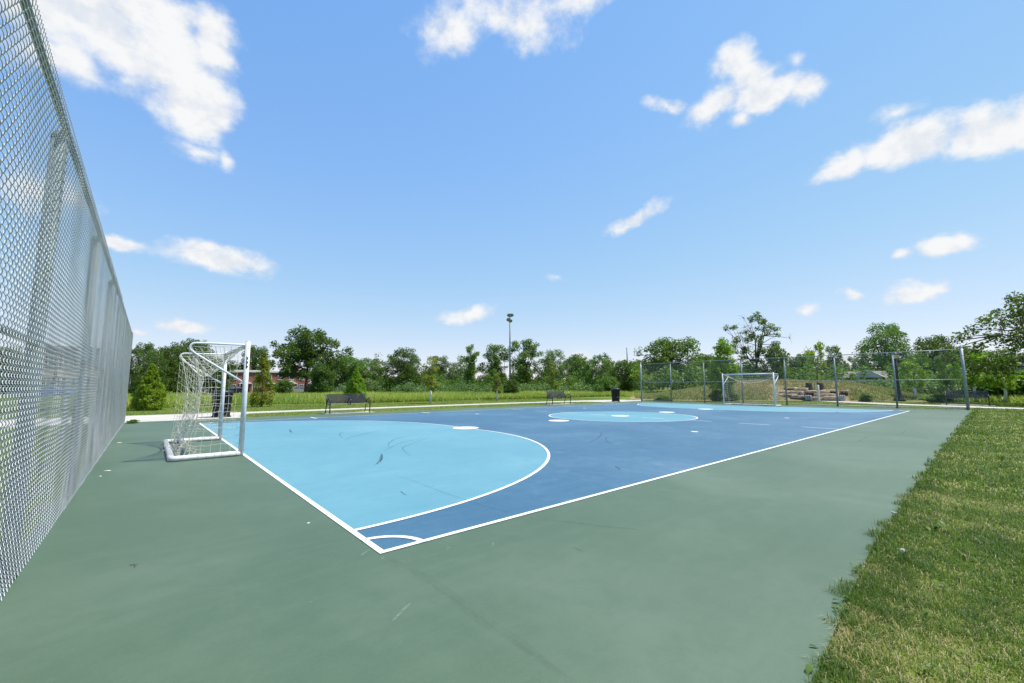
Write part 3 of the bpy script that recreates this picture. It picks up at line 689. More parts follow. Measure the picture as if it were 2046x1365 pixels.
poles = []
for px, ty, D, rr, lab, mt in ((350, 731, 88, .13, 'grey wooden utility pole in front of the dark tree mass', 'wood'), (362, 711, 92, .2, 'brown wooden utility pole behind the near goal net', 'wood'), (665, 722, 95, .14, 'wooden utility pole rising beside the big dark tree', 'wood'), (108, 690, 70, .12, 'wooden utility pole seen through the near fence mesh', 'wood')):
    p = at(px, 773, D); tp = at(px, ty, D)
    root = empty('utility_pole', (p.x, p.y, 0), 0, lab, 'utility pole', 'utility poles')
    mb = MB(); mb.tube([(0, 0, 0), (0, 0, tp.z)], [rr*1.1, rr*.8], 8); mb.build('pole', M_[mt], root, True)
    mb = MB(); mb.box((0, 0, tp.z-.35), (1.9, .1, .12), rz=.1); mb.build('crossarm', M_[mt], root)
    poles.append(Vector((p.x, p.y, tp.z-.3)))
def wire(a, b, sag, lab, r=.022):
    mb = MB(); pts = []
    for i in range(17):
        t = i/16; q = a.lerp(b, t); q.z -= sag*4*t*(1-t); pts.append(q)
    mb.tube(pts, r, 4); tag(mb.build('power_line', M_['wire'], None, True), lab, 'cable', 'overhead cables')
wire(poles[0], poles[2], .35, 'overhead cable running past the brick houses left of the big tree')
wire(at(262, 735, 86), poles[0], .25, 'overhead cable in front of the dark trees by the left fence end')
wire(poles[2], at(850, 744, 110), .4, 'upper overhead cable right of the big dark tree')
wire(poles[2]-Vector((0, 0, .5)), at(850, 748, 110), .5, 'lower overhead cable right of the big dark tree', .03)

# ---------------------------------------------------------------- foliage
def leaf_cloud(centres, radii, counts, size, rs, flat=0.75, shape=0.55, tint_shift=None):
    """leaf-sized rhombic faces scattered through clumps; returns V, F, tint"""
    C = np.repeat(np.asarray(centres), counts, 0); Rr = np.repeat(np.asarray(radii), counts); n = len(C)
    d = rs.normal(size=(n, 3)); d /= np.linalg.norm(d, axis=1)[:, None]
    d *= (rs.rand(n)**0.45)[:, None]*Rr[:, None]; d[:, 2] *= flat
    P = C+d
    ax = rs.normal(size=(n, 3)); ax[:, 2] *= 0.6; ax /= np.linalg.norm(ax, axis=1)[:, None]
    nrm = rs.normal(size=(n, 3)); nrm[:, 2] += 0.9; sd = np.cross(ax, nrm); sd /= (np.linalg.norm(sd, axis=1)[:, None]+1e-9)
    s = size*(0.6+0.8*rs.rand(n)); hl = (ax*s[:, None])*.5; hs = sd*(s*shape*.5)[:, None]
    V = np.stack([P-hl, P+hs, P+hl, P-hs], 1).reshape(-1, 3)
    Fq = np.arange(n*4).reshape(-1, 4)
    cl = np.repeat(rs.rand(len(counts)), counts)
    t = np.clip(0.5*rs.rand(n)+0.5*cl, 0, 1)
    if tint_shift is not None: t = np.clip(t+np.repeat(tint_shift, counts), 0, 1)
    return V, Fq, np.repeat(t, 4)

def tree_proto(name, seed, H, rad, base, ncl, lpc, leaf, clr, prof, trunk_r=.22, gap=0.0, twigs=0, lean=0.0, lob=.25, forks=3):
    """H total height, rad crown radius, base crown bottom; prof(t) crown radius factor with t 0..1 up the crown"""
    rs = np.random.RandomState(seed); rg = random.Random(seed)
    ph = [rg.uniform(0, 6.28) for _ in range(5)]
    cs = []; tries = 0
    mind = rad*1.25/(ncl**(1/3))
    while len(cs) < ncl and tries < ncl*60:
        tries += 1
        t = rg.random(); a = rg.uniform(0, 2*PI)
        lobe = 1+lob*(math.sin(2*a+ph[0]+3*t)+.7*math.sin(3*a+ph[1]-5*t)+.5*math.sin(5*a+ph[2]+9*t))/1.6
        r = rad*prof(t)*lobe*(rg.random()**.42)
        p = Vector((r*math.cos(a)+lean*t*rad, r*math.sin(a), base+(H-base-clr*.5)*t))
        if all((p-q).length > mind*rg.uniform(.5, 1) for q in cs): cs.append(p)
    tm = MB(); n = 7; wig = [Vector((rg.gauss(0, .1), rg.gauss(0, .1), 0)) for _ in range(n)]
    zt = base+(H-base)*.62
    tp = [Vector((lean*rad*.6*(i/(n-1))**2, 0, zt*i/(n-1)))+wig[i]*(i/(n-1)) for i in range(n)]
    tm.tube([p-Vector((0, 0, .15 if i == 0 else 0)) for i, p in enumerate(tp)], [trunk_r*(1.3 if i == 0 else 1-.8*i/(n-1)) for i in range(n)], 7)
    def on_trunk(z):
        f = max(0, min(1, z/zt))*(n-1); i = min(n-2, int(f)); return tp[i].lerp(tp[i+1], f-i)
    # main limbs, then every clump hangs from the nearest limb
    limbs = []
    nl = forks+3
    for k in range(nl):
        a = 2*PI*k/nl+rg.uniform(-.4, .4); z0 = base*(.75 if base > .8 else 1)+(zt-base*.75)*rg.uniform(.05, .8)
        t1 = rg.uniform(.35, .9); r1 = rad*prof(t1)*.72; e = Vector((r1*math.cos(a)+lean*t1*rad, r1*math.sin(a), base+(H-base)*t1)); s = on_trunk(min(z0, e.z-.1))
        mid = s.lerp(e, .5)+Vector((rg.gauss(0, .15), rg.gauss(0, .15), -.12*(e-s).length*rg.uniform(-.5, 1)))
        pts = [s, s.lerp(mid, .5), mid, mid.lerp(e, .5)+Vector((rg.gauss(0, .1), rg.gauss(0, .1), .1)), e]
        tm.tube(pts, [trunk_r*.5, trunk_r*.42, trunk_r*.32, trunk_r*.2, trunk_r*.08], 5); limbs += [q for q in pts[1:]]
    limbs += [on_trunk(z) for z in np.linspace(base*.9, zt, 6)]
    centres = []; radii = []; counts = []
    for c in cs:
        q = min(limbs, key=lambda x: (x-c).length+max(0, x.z-c.z)*1.5); m_ = q.lerp(c, .55)+Vector((rg.gauss(0, .08), rg.gauss(0, .08), .05))
        tm.tube([q, m_, c], [trunk_r*.16, trunk_r*.1, trunk_r*.04], 4, False)
        bare = rg.random() < gap
        if not bare:
            centres.append(c); k = rg.uniform(.65, 1.25); radii.append(clr*k); counts.append(int(lpc*k*k))
        for _ in range(twigs if bare else twigs//3):
            dv = Vector((rg.gauss(0, 1), rg.gauss(0, 1), rg.gauss(.3, .8))).normalized()*clr*rg.uniform(.8, 1.7)
            tm.tube([c-dv*.2, c+dv*.5+Vector((0, 0, .05)), c+dv], [.018, .012, .005], 3, False)
    V, Fq, t = leaf_cloud([tuple(c) for c in centres], radii, np.array(counts), leaf, rs)
    return tm.mesh(name+'_trunk', True), np_mesh(name+'_crown', V, Fq, t)

dome = lambda t: max(.12, math.sqrt(max(0, 1-((t-.38)/.64)**2)))
ball = lambda t: max(.12, math.sqrt(max(0, 1-((t-.48)/.54)**2)))
cone = lambda t: max(.05, (1-t)**.8*min(1, .55+t*3))
egg = lambda t: max(.08, (1-t)**.55*min(1, .45+1.6*t))
vase = lambda t: max(.15, min(1, .35+1.1*t)*math.sqrt(max(.02, 1-t**3)))
ragged = lambda t: .55+.45*math.sin(t*9)*.5+(.25 if .3 < t < .8 else -.1)
PR = {
 'dome_a': (tree_proto('dome_tree', 1, 11, 5.6, 1.4, 95, 180, 0.367, 1.242, dome, .32, lob=.3), 11, 11.6, 'leaf_dark'),
 'oak': (tree_proto('oak_tree', 41, 11, 5.6, 3.0, 95, 190, .36, 1.2, dome, .34, lob=.3), 11, 11.6, 'leaf_dark'),
 'dome_b': (tree_proto('dome_tree', 2, 10, 5.0, 1.0, 85, 171, 0.346, 1.188, ball, .28, lob=.22), 10, 10.4, 'leaf_mid'),
 'dome_c': (tree_proto('dome_tree', 3, 10, 5.2, .8, 110, 171, 0.281, 1.026, dome, .28, lob=.15), 10, 10.6, 'leaf_dark'),
 'open_a': (tree_proto('open_tree', 4, 11, 4.6, 2.2, 62, 161, 0.302, 0.918, vase, .30, gap=.10, twigs=4, lob=.4), 11, 9.6, 'leaf_mid'),
 'open_b': (tree_proto('open_tree', 5, 11, 4.2, 1.5, 56, 152, 0.302, 0.918, vase, .26, gap=.12, twigs=4, lob=.45), 11, 8.8, 'leaf_dark'),
 'tall': (tree_proto('tall_tree', 6, 10, 2.1, 1.2, 50, 142, 0.302, 0.778, ragged, .2, gap=.08, twigs=3, lob=.3), 10, 4.4, 'leaf_mid'),
 'pale': (tree_proto('pale_tree', 7, 10, 4.3, 1.3, 75, 161, 0.302, 1.026, ball, .24, gap=.06, twigs=2, lob=.35), 10, 9.0, 'leaf_pale'),
 'feather': (tree_proto('feather_tree', 8, 11, 5.8, 2.0, 115, 161, 0.281, 1.080, dome, .36, gap=.04, lob=.28), 11, 12.2, 'leaf_mid'),
 'deadtop': (tree_proto('dead_top_tree', 9, 12, 4.8, 2.5, 80, 99, 0.302, 0.713, vase, .34, gap=.40, twigs=9, lob=.45), 12, 9.6, 'leaf_dark'),
 'lime': (tree_proto('lime_tree', 10, 8, 2.5, 1.4, 50, 152, 0.292, 0.810, egg, .14, gap=.03, lob=.3), 8, 5.2, 'leaf_lime'),
 'sapling': (tree_proto('sapling', 11, 4.6, 1.15, 1.35, 34, 64, 0.184, 0.389, egg, .055, gap=.10, twigs=3, lob=.4), 4.6, 2.4, 'leaf_yellow'),
 'sapling_lime': (tree_proto('sapling', 12, 4.8, 1.5, 1.5, 38, 76, 0.216, 0.454, ball, .06, gap=.12, twigs=3, lob=.5), 4.8, 3.0, 'leaf_lime'),
 'sapling_thin': (tree_proto('sapling', 13, 4.8, 1.2, 1.6, 20, 60, 0.238, 0.367, ragged, .05, gap=.25, twigs=4, lob=.5), 4.8, 2.4, 'leaf_lime'),
 'bush': (tree_proto('round_bush', 14, 3, 1.9, .1, 60, 142, 0.216, 0.594, dome, .06, lob=.25), 3, 4.0, 'leaf_dark'),
 'bush_pale': (tree_proto('round_bush', 15, 3, 2.1, .1, 55, 133, 0.238, 0.648, dome, .06, lob=.35), 3, 4.3, 'leaf_mid'),
 'bigoak': (tree_proto('big_oak', 19, 11.5, 8.0, 3.2, 130, 180, 0.281, 1.026, dome, .42, gap=.16, twigs=5, lob=.45, forks=6), 11.5, 16.5, 'leaf_dark'),
}
def cone_bush(seed, H, rad, mat_leaf, nl, leaf, yellow=False):
    rs = np.random.RandomState(seed); cs = []; rr = []
    for i in range(nl):
        t = rs.rand()**1.1; a = rs.rand()*2*PI
        pr = (1-t**1.7)**.95*min(1, .80+t*.9)*(1-.12*t); lobe = 1+.16*math.sin(3*a+t*7)+.12*math.sin(7*a-t*13)+.22*(rs.rand()-.5)
        r = rad*pr*lobe*(.55+.45*rs.rand()**.5); cs.append((r*math.cos(a), r*math.sin(a), .12+H*t*.95)); rr.append(.16+.15*(1-t))
    V, Fq, t = leaf_cloud(cs, rr, np.full(nl, 52), leaf, rs, .8, .42)
    tm = MB(); tm.tube([(0, 0, -.1), (.03, 0, H*.45), (0, .02, H*.93)], [.09, .05, .012], 6)
    for i in range(26):
        z = .15+H*.8*i/26; a = i*2.4; r = rad*(1-i/30)*.8; tm.tube([(0, 0, z), (r*.6*math.cos(a), r*.6*math.sin(a), z+.12), (r*math.cos(a), r*math.sin(a), z+.2)], [.018, .012, .004], 4, False)
    return tm.mesh('shrub_stem', True), np_mesh('shrub_foliage', V, Fq, t)
PR['cone'] = (cone_bush(21, 3.4, 1.15, 'leaf_lime', 260, .16), 3.4, 2.4, 'leaf_lime')
PR['cone_y'] = (cone_bush(22, 3.4, 1.0, 'leaf_yellow', 150, .15), 3.4, 2.1, 'leaf_lime')
def spruce(seed):
    rs = np.random.RandomState(seed); cs = []; rr = []; tm = MB(); H = 10; tm.tube([(0, 0, -.1), (0, 0, H*.96)], [.18, .03], 6)
    for k in range(24):
        z = .8+8.8*k/24; R = 2.1*(1-(k/24)**1.05)+.12; m_ = 9
        for j in range(m_):
            a = 2*PI*j/m_+k*.7+rs.rand()*.3; rk = R*(.8+.35*rs.rand())
            tm.tube([(0, 0, z), (rk*.9*math.cos(a), rk*.9*math.sin(a), z-.25*rk)], [.03, .008], 3, False)
            for q in (.35, .62, .88): cs.append((rk*q*math.cos(a), rk*q*math.sin(a), z-.26*rk*q)); rr.append(.2+.12*R/2.1)
    V, Fq, t = leaf_cloud(cs, rr, np.full(len(cs), 14), .17, rs, .45, .35)
    return tm.mesh('spruce_trunk', True), np_mesh('spruce_crown', V, Fq, t)
PR['spruce'] = (spruce(31), 10, 4.2, 'leaf_spruce')

LEAFV = {}
def leafmesh(key, matk):
    """crown mesh data of a prototype with a given leaf material, shared between copies"""
    if (key, matk) not in LEAFV:
        me = PR[key][0][1]
        if me.materials and me.materials[0] != M_[matk]: me = me.copy(); me.materials.clear()
        if not me.materials: me.materials.append(M_[matk])
        LEAFV[(key, matk)] = me
    return LEAFV[(key, matk)]
def plant(name, key, loc, h, wd, label, cat, group=None, rz=None, matk=None, guard=0.0, parts=('trunk', 'crown'), tilt=0.0):
    (tmesh, cmesh), H0, W0, mk = PR[key]
    root = empty(name, loc, rnd.uniform(0, 6.28) if rz is None else rz, label, cat, group)
    root.scale = (wd/W0, wd/W0, h/H0); root.rotation_euler.x = tilt
    link(parts[0], tmesh, M_['bark'], root)
    link(parts[1], leafmesh(key, matk or mk), None, root)
    if guard:
        mb = MB(); k = .085*W0/wd; mb.lathe([(k, 0), (k, guard*H0/h), (k*.8, guard*H0/h+.01)], n=10)
        mb.build('trunk_guard', M_['guard'], root, True)
    return root
def tree(name, key, px, topy, wpx, D, label, cat='tree', group='trees beyond the meadow', base=0.0, **kw):
    q = at(px, topy, D); return plant(name, key, (q.x, q.y, base), q.z-base, spanw(px, wpx, D)*1.04, label, cat, group, **kw)

T = [
 ('broad_tree', 'dome_c', 292, 686, 100, 74, 'dark broad tree closest to the end of the near fence', dict(matk='leaf_dark')),
 ('broad_tree', 'dome_a', 330, 690, 95, 80, 'dark broad tree standing behind the bright cone shaped shrub', dict(matk='leaf_dark')),
 ('broad_tree', 'dome_b', 382, 675, 100, 92, 'dark green tree crown showing above the near goal net roof', dict(matk='leaf_dark')),
 ('broad_tree', 'dome_b', 440, 712, 70, 84, 'low dense tree behind the near goal between two brick houses', dict(matk='leaf_dark')),
 ('broad_tree', 'dome_a', 512, 689, 66, 120, 'rounded tree just right of the near goal post behind brick houses', {}),
 ('oak_tree', 'oak', 618, 655, 135, 82, 'largest dark oak, standing before the flat roofed brick terrace', dict(rz=1.0)),
 ('broad_tree', 'dome_b', 690, 708, 85, 100, 'mid green tree on the right shoulder of the largest oak', {}),
 ('broad_tree', 'dome_c', 733, 716, 60, 104, 'small round tree left of the little spruce', dict(matk='leaf_mid')),
 ('spruce_tree', 'spruce', 748, 713, 20, 120, 'narrow dark spruce between two round trees on the left half', {}),
 ('broad_tree', 'dome_c', 808, 696, 92, 88, 'smooth dense round dark tree right of the narrow spruce', dict(rz=2.2)),
 ('broad_tree', 'pale', 880, 711, 56, 100, 'pale green tree right of the smooth round dark tree', {}),
 ('broad_tree', 'pale', 912, 724, 40, 104, 'greyish low tree left of the tall slender tree', {}),
 ('slender_tree', 'tall', 941, 686, 34, 86, 'tall slender tree standing clear left of the floodlight pole', {}),
 ('cottonwood_tree', 'open_b', 990, 688, 78, 90, 'open crowned tree directly left of the floodlight pole', {}),
 ('cottonwood_tree', 'open_a', 1050, 676, 78, 88, 'tall open crowned tree with visible forks right of the floodlight pole', dict(rz=.7)),
 ('broad_tree', 'pale', 1107, 699, 66, 92, 'pale loose tree behind the bench on the far touchline', {}),
 ('broad_tree', 'dome_b', 1152, 707, 58, 96, 'green tree right of the pale loose tree behind the far bench', {}),
 ('broad_tree', 'dome_c', 1195, 710, 62, 84, 'dense green tree behind the far rubbish bin, left of the thin pole', dict(matk='leaf_mid')),
 ('broad_tree', 'dome_b', 1245, 718, 58, 74, 'mid green tree beside the left end of the far fence', {}),
 ('oak_tree', 'dome_a', 1340, 673, 128, 72, 'wide rounded oak rising behind the left half of the far fence', dict(matk='leaf_mid', rz=2.6)),
 ('broad_tree', 'dome_b', 1405, 705, 70, 78, 'lower tree between the wide oak and the yellow green tree', {}),
 ('dying_oak', 'deadtop', 1505, 624, 118, 66, 'ragged oak with bare dead branches at its top', dict(rz=.4)),
 ('broad_tree', 'open_b', 1548, 690, 70, 64, 'dark tree tucked against the right of the ragged dead topped oak', dict(matk='leaf_dark')),
 ('broad_tree', 'dome_b', 1600, 706, 74, 70, 'mid green tree right of the far goal behind the fence', {}),
 ('spruce_tree', 'spruce', 1636, 676, 30, 92, 'dark spruce with pointed tip above the far fence', {}),
 ('broad_tree', 'pale', 1663, 691, 48, 78, 'light green tree just right of the pointed spruce', dict(matk='leaf_mid')),
 ('broad_tree', 'pale', 1706, 712, 48, 84, 'pale low tree left of the big feathery tree', {}),
 ('maple_tree', 'feather', 1762, 646, 142, 72, 'big feathery light green tree above the right of the far fence', dict(rz=1.3)),
 ('broad_tree', 'dome_a', 1862, 668, 92, 76, 'dark tree right of the big feathery tree', {}),
 ('broad_tree', 'dome_b', 1918, 690, 92, 70, 'dark tree behind the end post of the far fence', dict(matk='leaf_dark')),
 ('broad_tree', 'dome_c', 1985, 700, 110, 74, 'dense tree under the overhanging oak branches at the right', dict(matk='leaf_dark')),
 ('broad_tree', 'dome_b', 2060, 700, 110, 70, 'dense tree behind the big oak limbs at the right border', dict(matk='leaf_dark')),
 ('overhanging_oak', 'bigoak', 2165, 545, 560, 46, 'big spreading oak reaching in from the right border', dict(rz=.2)),
]
for name, key, px, ty, wpx, D, lab, kw in T: tree(name, key, px, ty, wpx, D, lab, **kw)
T2 = [('broad_tree', 'dome_a', 20, 690, 90, 78, 'dark tree seen through the near end of the chain link mesh', {}),
      ('broad_tree', 'dome_b', 110, 702, 80, 90, 'dark tree seen through the middle of the near fence mesh', {}),
      ('broad_tree', 'dome_c', 205, 700, 80, 88, 'dark tree seen through the far end of the near fence mesh', {}),
      ('broad_tree', 'dome_a', -60, 690, 120, 74, 'dark tree beyond the nearest fence post', {})]
for name, key, px, ty, wpx, D, lab, kw in T2: tree(name, key, px, ty, wpx, D, lab, group='trees behind the near fence', **kw)

# young planted trees with white guards
Yg = [('sapling', 862, 710, 807, 46, 32.5, 'upright yellow green sapling with white trunk guard, right of the near bench', .95, 'leaf_yellow'),
      ('sapling', 993, 744, 801, 30, 38.5, 'short yellowing sapling with white trunk guard before the tree line', .95, 'leaf_yellow'),
      ('sapling', 1104, 722, 799, 34, 43, 'yellowing sapling with white guard directly behind the far touchline bench', .95, 'leaf_yellow'),
      ('sapling_thin', 1281, 738, 801, 36, 41, 'thin sapling with white guard just inside the far fence corner post', 1.0, 'leaf_lime'),
      ('lime', 1442, 672, 802, 74, 40, 'bright yellow green young tree with white guard at the left far goal post', 1.3, 'leaf_lime'),
      ('sapling_thin', 1627, 682, 801, 50, 44, 'sparse young tree with white guard in front of the stone tiers', 1.35, 'leaf_lime'),
      ('sapling_lime', 1822, 716, 800, 56, 51, 'small bushy young tree with white guard right of the lantern post', 1.1, 'leaf_lime'),
      ('sapling_lime', 1886, 700, 798, 52, 56, 'leaning young tree with crooked white guard left of the end post', 1.1, 'leaf_mid'),
      ('sapling_lime', 1937, 696, 800, 92, 50, 'fullest bright green young tree, right behind the fence end post', 1.5, 'leaf_lime'),
      ('sapling_lime', 2000, 712, 803, 70, 50, 'bright green young tree with slanting white guard at the right border', 1.9, 'leaf_lime')]
for key, px, ty, by, wpx, D, lab, gh, mk in Yg:
    q = at(px, ty, D)
    plant('young_tree', key, (q.x, q.y, -.02), q.z, spanw(px, wpx, D), lab, 'young tree', 'young trees with white guards', matk=mk, guard=gh)
for key, px, ty, wpx, D, lab, mk in (('cone', 305, 727, 72, 30.5, 'bright green cone shaped shrub beside the end of the near fence', 'leaf_lime'), ('cone_y', 529, 704, 48, 31.5, 'yellow green pointed shrub just right of the near goal', 'leaf_yellow'), ('cone', 713, 737, 48, 34, 'bright green cone shaped shrub behind the near bench', 'leaf_lime')):
    q = at(px, ty, D); plant('conical_shrub', key, (q.x, q.y, -.02), q.z, spanw(px, wpx, D), lab, 'shrub', 'conical shrubs', matk=mk, parts=('stem', 'foliage'))
for key, px, ty, wpx, D, lab, mk in (('bush', 1021, 757, 34, 62, 'dark round bush at the foot of the floodlight pole', 'leaf_dark'), ('bush', 645, 724, 56, 72, 'tall dark bush under the right side of the largest oak', 'leaf_dark'), ('bush', 568, 758, 40, 74, 'dark low bush in front of the brick terrace', 'leaf_dark'), ('bush_pale', 1212, 752, 50, 62, 'pale rounded bush left of the far bin', 'leaf_mid'), ('bush_pale', 735, 756, 44, 80, 'pale bush right of the conical shrub behind the bench', 'leaf_pale')):
    q = at(px, ty, D); plant('round_bush', key, (q.x, q.y, -.02), q.z, spanw(px, wpx, D), lab, 'bush', 'bushes along the meadow', matk=mk, parts=('stem', 'foliage'))
q = at(1330, 798, 38); 
for px, py, D, h, wd, lab in ((1325, 800, 38.5, .55, 1.6, 'low weedy clump at the far fence foot near its left corner'), (1432, 790, 40, 1.0, 1.0, 'leafy weed clump left of the far goal beyond the fence'), (1462, 792, 41, .9, 1.1, 'leafy weed clump seen through the far goal net'), (1730, 786, 44, .75, 1.0, 'dark scrubby weed right of the stone tiers'), (1880, 790, 46, .7, 2.2, 'low dark groundcover clump beside the bench behind the fence'), (266, 836, 19.6, .16, .34, 'small weed clump at the end post of the near fence')):
    q = at(px, py, D); plant('weed_clump', 'bush', (q.x, q.y, -.03), h, wd, lab, 'weeds', 'weed clumps', matk='leaf_mid', parts=('stem', 'foliage'))

# continuous scrub under the trees and the wood behind: one mass
def mass(name, label, spans, leaf, matk, seed, dens=1.0, lpc=60):
    rs = np.random.RandomState(seed); cs = []; rr = []
    for px0, px1, D, y_lo, y_hi, depth in spans:
        n = int((px1-px0)*1.0*dens)
        for i in range(n):
            px = px0+(px1-px0)*rs.rand(); Dd = D+depth*rs.rand()
            q = at(px, y_lo-(y_lo-y_hi)*rs.rand()**1.1*(.65+.35*math.sin(px*.11)+.12*math.sin(px*.37)), Dd)
            cs.append(tuple(q)); rr.append(.65+.7*rs.rand())
    V, Fq, t = leaf_cloud(cs, rr, np.full(len(cs), lpc), leaf, rs, .8)
    tag(link(name, np_mesh(name, V, Fq, t), M_[matk]), label, 'undergrowth', kind='stuff')
mass('undergrowth', 'tangled green scrub under the tree line', [(765, 1275, 84, 780, 742, 8), (650, 760, 100, 780, 752, 8), (268, 400, 84, 780, 742, 8), (1265, 1600, 62, 774, 728, 8), (1560, 1960, 60, 778, 735, 9), (1940, 2110, 56, 780, 728, 8)], .30, 'leaf_mid', 51)
mass('background_wood', 'distant dark wood closing the gaps behind the trees', [(250, 470, 120, 776, 716, 10), (470, 640, 126, 770, 730, 8), (660, 1290, 112, 778, 710, 10), (660, 1290, 106, 778, 716, 8), (760, 1270, 100, 778, 732, 8), (1270, 1600, 84, 772, 704, 8), (1560, 2120, 82, 774, 700, 8), (-150, 270, 110, 776, 712, 8)], .36, 'leaf_dark', 52, 1.1, 60)
mass('pale_scrub', 'pale weedy saplings along the meadow edge', [(780, 1260, 74, 781, 764, 6), (660, 760, 78, 781, 766, 5), (1640, 1960, 56, 780, 764, 5)], .24, 'leaf_pale', 53, .55, 36)

# ---------------------------------------------------------------- grasses
def blades(P, H, Wd, lean, az_, rs, tint, mid=True):
    n = len(P); dx = np.cos(az_); dy = np.sin(az_); side = np.stack([-dy, dx, np.zeros(n)], 1)*(Wd/2)[:, None]
    ld = np.stack([dx, dy, np.zeros(n)], 1)
    z = np.array([0, 0, 1.0])
    if mid:
        m_ = P+ld*(lean*H*.32)[:, None]+z*(H*.62)[:, None]; tp = P+ld*(lean*H)[:, None]+z*(H*np.clip(1-.5*lean, .15, 1))[:, None]
        V = np.stack([P-side, P+side, m_+side*.75, m_-side*.75, tp], 1).reshape(-1, 3)
        i = np.arange(n)*5; Fq = np.concatenate([np.stack([i, i+1, i+2], 1), np.stack([i, i+2, i+3], 1), np.stack([i+3, i+2, i+4], 1)]); return V, Fq, np.repeat(tint, 5)
    tp = P+ld*(lean*H)[:, None]+z*H[:, None]
    V = np.stack([P-side, P+side, tp], 1).reshape(-1, 3); return V, np.arange(n*3).reshape(-1, 3), np.repeat(tint, 3)
def vnoise(x, y, s, seed):
    r = np.random.RandomState(seed); out = np.zeros_like(x)
    for k in range(7):
        a = r.rand()*6.28; f = s*(.5+1.6*r.rand()); out += np.sin(x*f*math.cos(a)+y*f*math.sin(a)+r.rand()*6.28)
    return out/3.7
rs = np.random.RandomState(77); Vs, Fs, Ts = [], [], []; base = 0
def edge(x): return np.interp(x, EX, EY)
for x0, x1, ymin, dens, hh, ww in ((-2.0, .3, -4.6, 3200, .045, .0042), (.3, 2.6, -4.3, 20000, .038, .0026), (2.6, 6, -4.2, 10500, .041, .0036), (6, 12, -4.4, 2600, .05, .008), (12, 22, -4.8, 1000, .05, .014), (22, 34, -6, 420, .05, .022)):
    n = int((x1-x0)*(edge((x0+x1)/2)-ymin)*dens); x = x0+(x1-x0)*rs.rand(n); y0_ = edge(x)
    wob = .04*np.sin(x*4.1)+.035*np.sin(x*13.7+1)+.022*np.sin(x*31+2)+.015*np.sin(x*67)
    y = ymin+(y0_+np.maximum(wob, -.012)+.008-ymin)*rs.rand(n)**.93
    P = np.stack([x, y, np.full(n, -.028)], 1)
    patch = .8*vnoise(x, y, 3.2, 3)+.7*vnoise(x, y, 12, 4)+.4*vnoise(x, y, 30, 9); near_edge = np.clip(1-(y0_-y)/.28, 0, 1)
    thin = rs.rand(n) < np.clip(.80+.3*patch+.5*near_edge, .25, 1)
    lean = np.abs(rs.normal(.75, .5, n))*(1-.35*near_edge); H = hh*(.55+.8*rs.rand(n))*(1+.75*near_edge+.25*np.clip(patch, -1, 1)); W_ = ww*(.6+.8*rs.rand(n))
    dry = rs.rand(n) < np.clip(.17-.32*patch-.14*near_edge, .03, .6)
    t = np.where(dry, .66+.34*rs.rand(n), .02+.56*rs.rand(n)*(1-.25*near_edge)); lean = np.where(dry, lean+.5, lean); clump = vnoise(x, y, 7.5, 15)+.6*vnoise(x, y, 19, 16); lush = (clump > .55) & ~dry; t = np.where(lush, t*.45, t); H = np.where(lush, H*1.25, H)
    k = thin; V, Fq, tt = blades(P[k], H[k], W_[k], lean[k], rs.rand(k.sum())*6.28, rs, t[k])
    Vs.append(V); Fs.append(Fq+base); Ts.append(tt); base += len(V)
tag(link('lawn_grass', np_mesh('lawn_grass', np.concatenate(Vs), np.concatenate(Fs), np.concatenate(Ts)), M_['blade']), 'short patchy lawn grass with straw coloured thatch beside the court', 'grass', kind='stuff')

# broad-leaved weeds along the court edge
rs = np.random.RandomState(78); Vs, Fs, Ts = [], [], []; base = 0
spots = [(0.86, -2.33, 1.3), (1.02, -2.36, 1.0), (1.62, -2.30, 1.3), (1.72, -2.36, 1.1), (1.95, -2.33, .8), (2.35, -2.32, .9), (2.9, -2.30, 1.0), (3.3, -2.29, 1.2), (4.05, -2.28, 1.0), (5.1, -2.26, 1.0), (6.4, -2.2, 1.2), (7.6, -2.18, 1.2), (9.2, -2.16, 1.2), (3.9, -2.62, 1.5), (5.0, -2.70, 1.5), (4.6, -2.5, 1.2), (2.4, -2.75, 1.0), (1.9, -2.72, .8), (2.95, -2.5, .8), (1.35, -2.55, .9), (3.2, -2.8, .9)]
for k in range(40): spots.append((rs.uniform(.6, 9), rs.uniform(-3.1, -2.45), rs.uniform(.4, .8)))
for k in range(26):
    xx = rs.uniform(.7, 14); spots.append((xx, edge(xx)+rs.uniform(-.03, .05), rs.uniform(.5, .9)))
for x, y, s in spots:
    if y > -2.45 or y > edge(x)-.1: y = edge(x)+rs.uniform(-.06, .012)
    elif y > edge(x)-.04: y = edge(x)-.04
    m_ = rs.randint(6, 13)
    for j in range(m_):
        a = rs.rand()*6.28; Lf = .040*s*(.6+.7*rs.rand()); wf = Lf*(.16+.10*rs.rand()); lift = .15+.6*rs.rand()
        d = np.array([math.cos(a), math.sin(a), 0]); sd = np.array([-d[1], d[0], 0]); o = np.array([x+rs.normal(0, .035*s), y+rs.normal(0, .025*s), .0])
        zc = [0, Lf*lift*.7, Lf*lift*.9, Lf*lift*.6]
        pts = [o, o+d*Lf*.35+sd*wf+[0, 0, zc[1]], o+d*Lf*.72+sd*wf*.8+[0, 0, zc[2]], o+d*Lf+[0, 0, zc[3]], o+d*Lf*.72-sd*wf*.8+[0, 0, zc[2]], o+d*Lf*.35-sd*wf+[0, 0, zc[1]]]
        Vs.append(np.array(pts)); Fs.append(np.array([[0, 1, 5, 0]])*0); Ts.append(np.full(6, rs.uniform(.0, .5)))
V = np.concatenate(Vs); nW = len(Vs); i = np.arange(nW)*6
Fq = np.concatenate([np.stack([i, i+1, i+5], 1), np.stack([i+1, i+2, i+4], 1), np.stack([i+1, i+4, i+5], 1), np.stack([i+2, i+3, i+4], 1)])
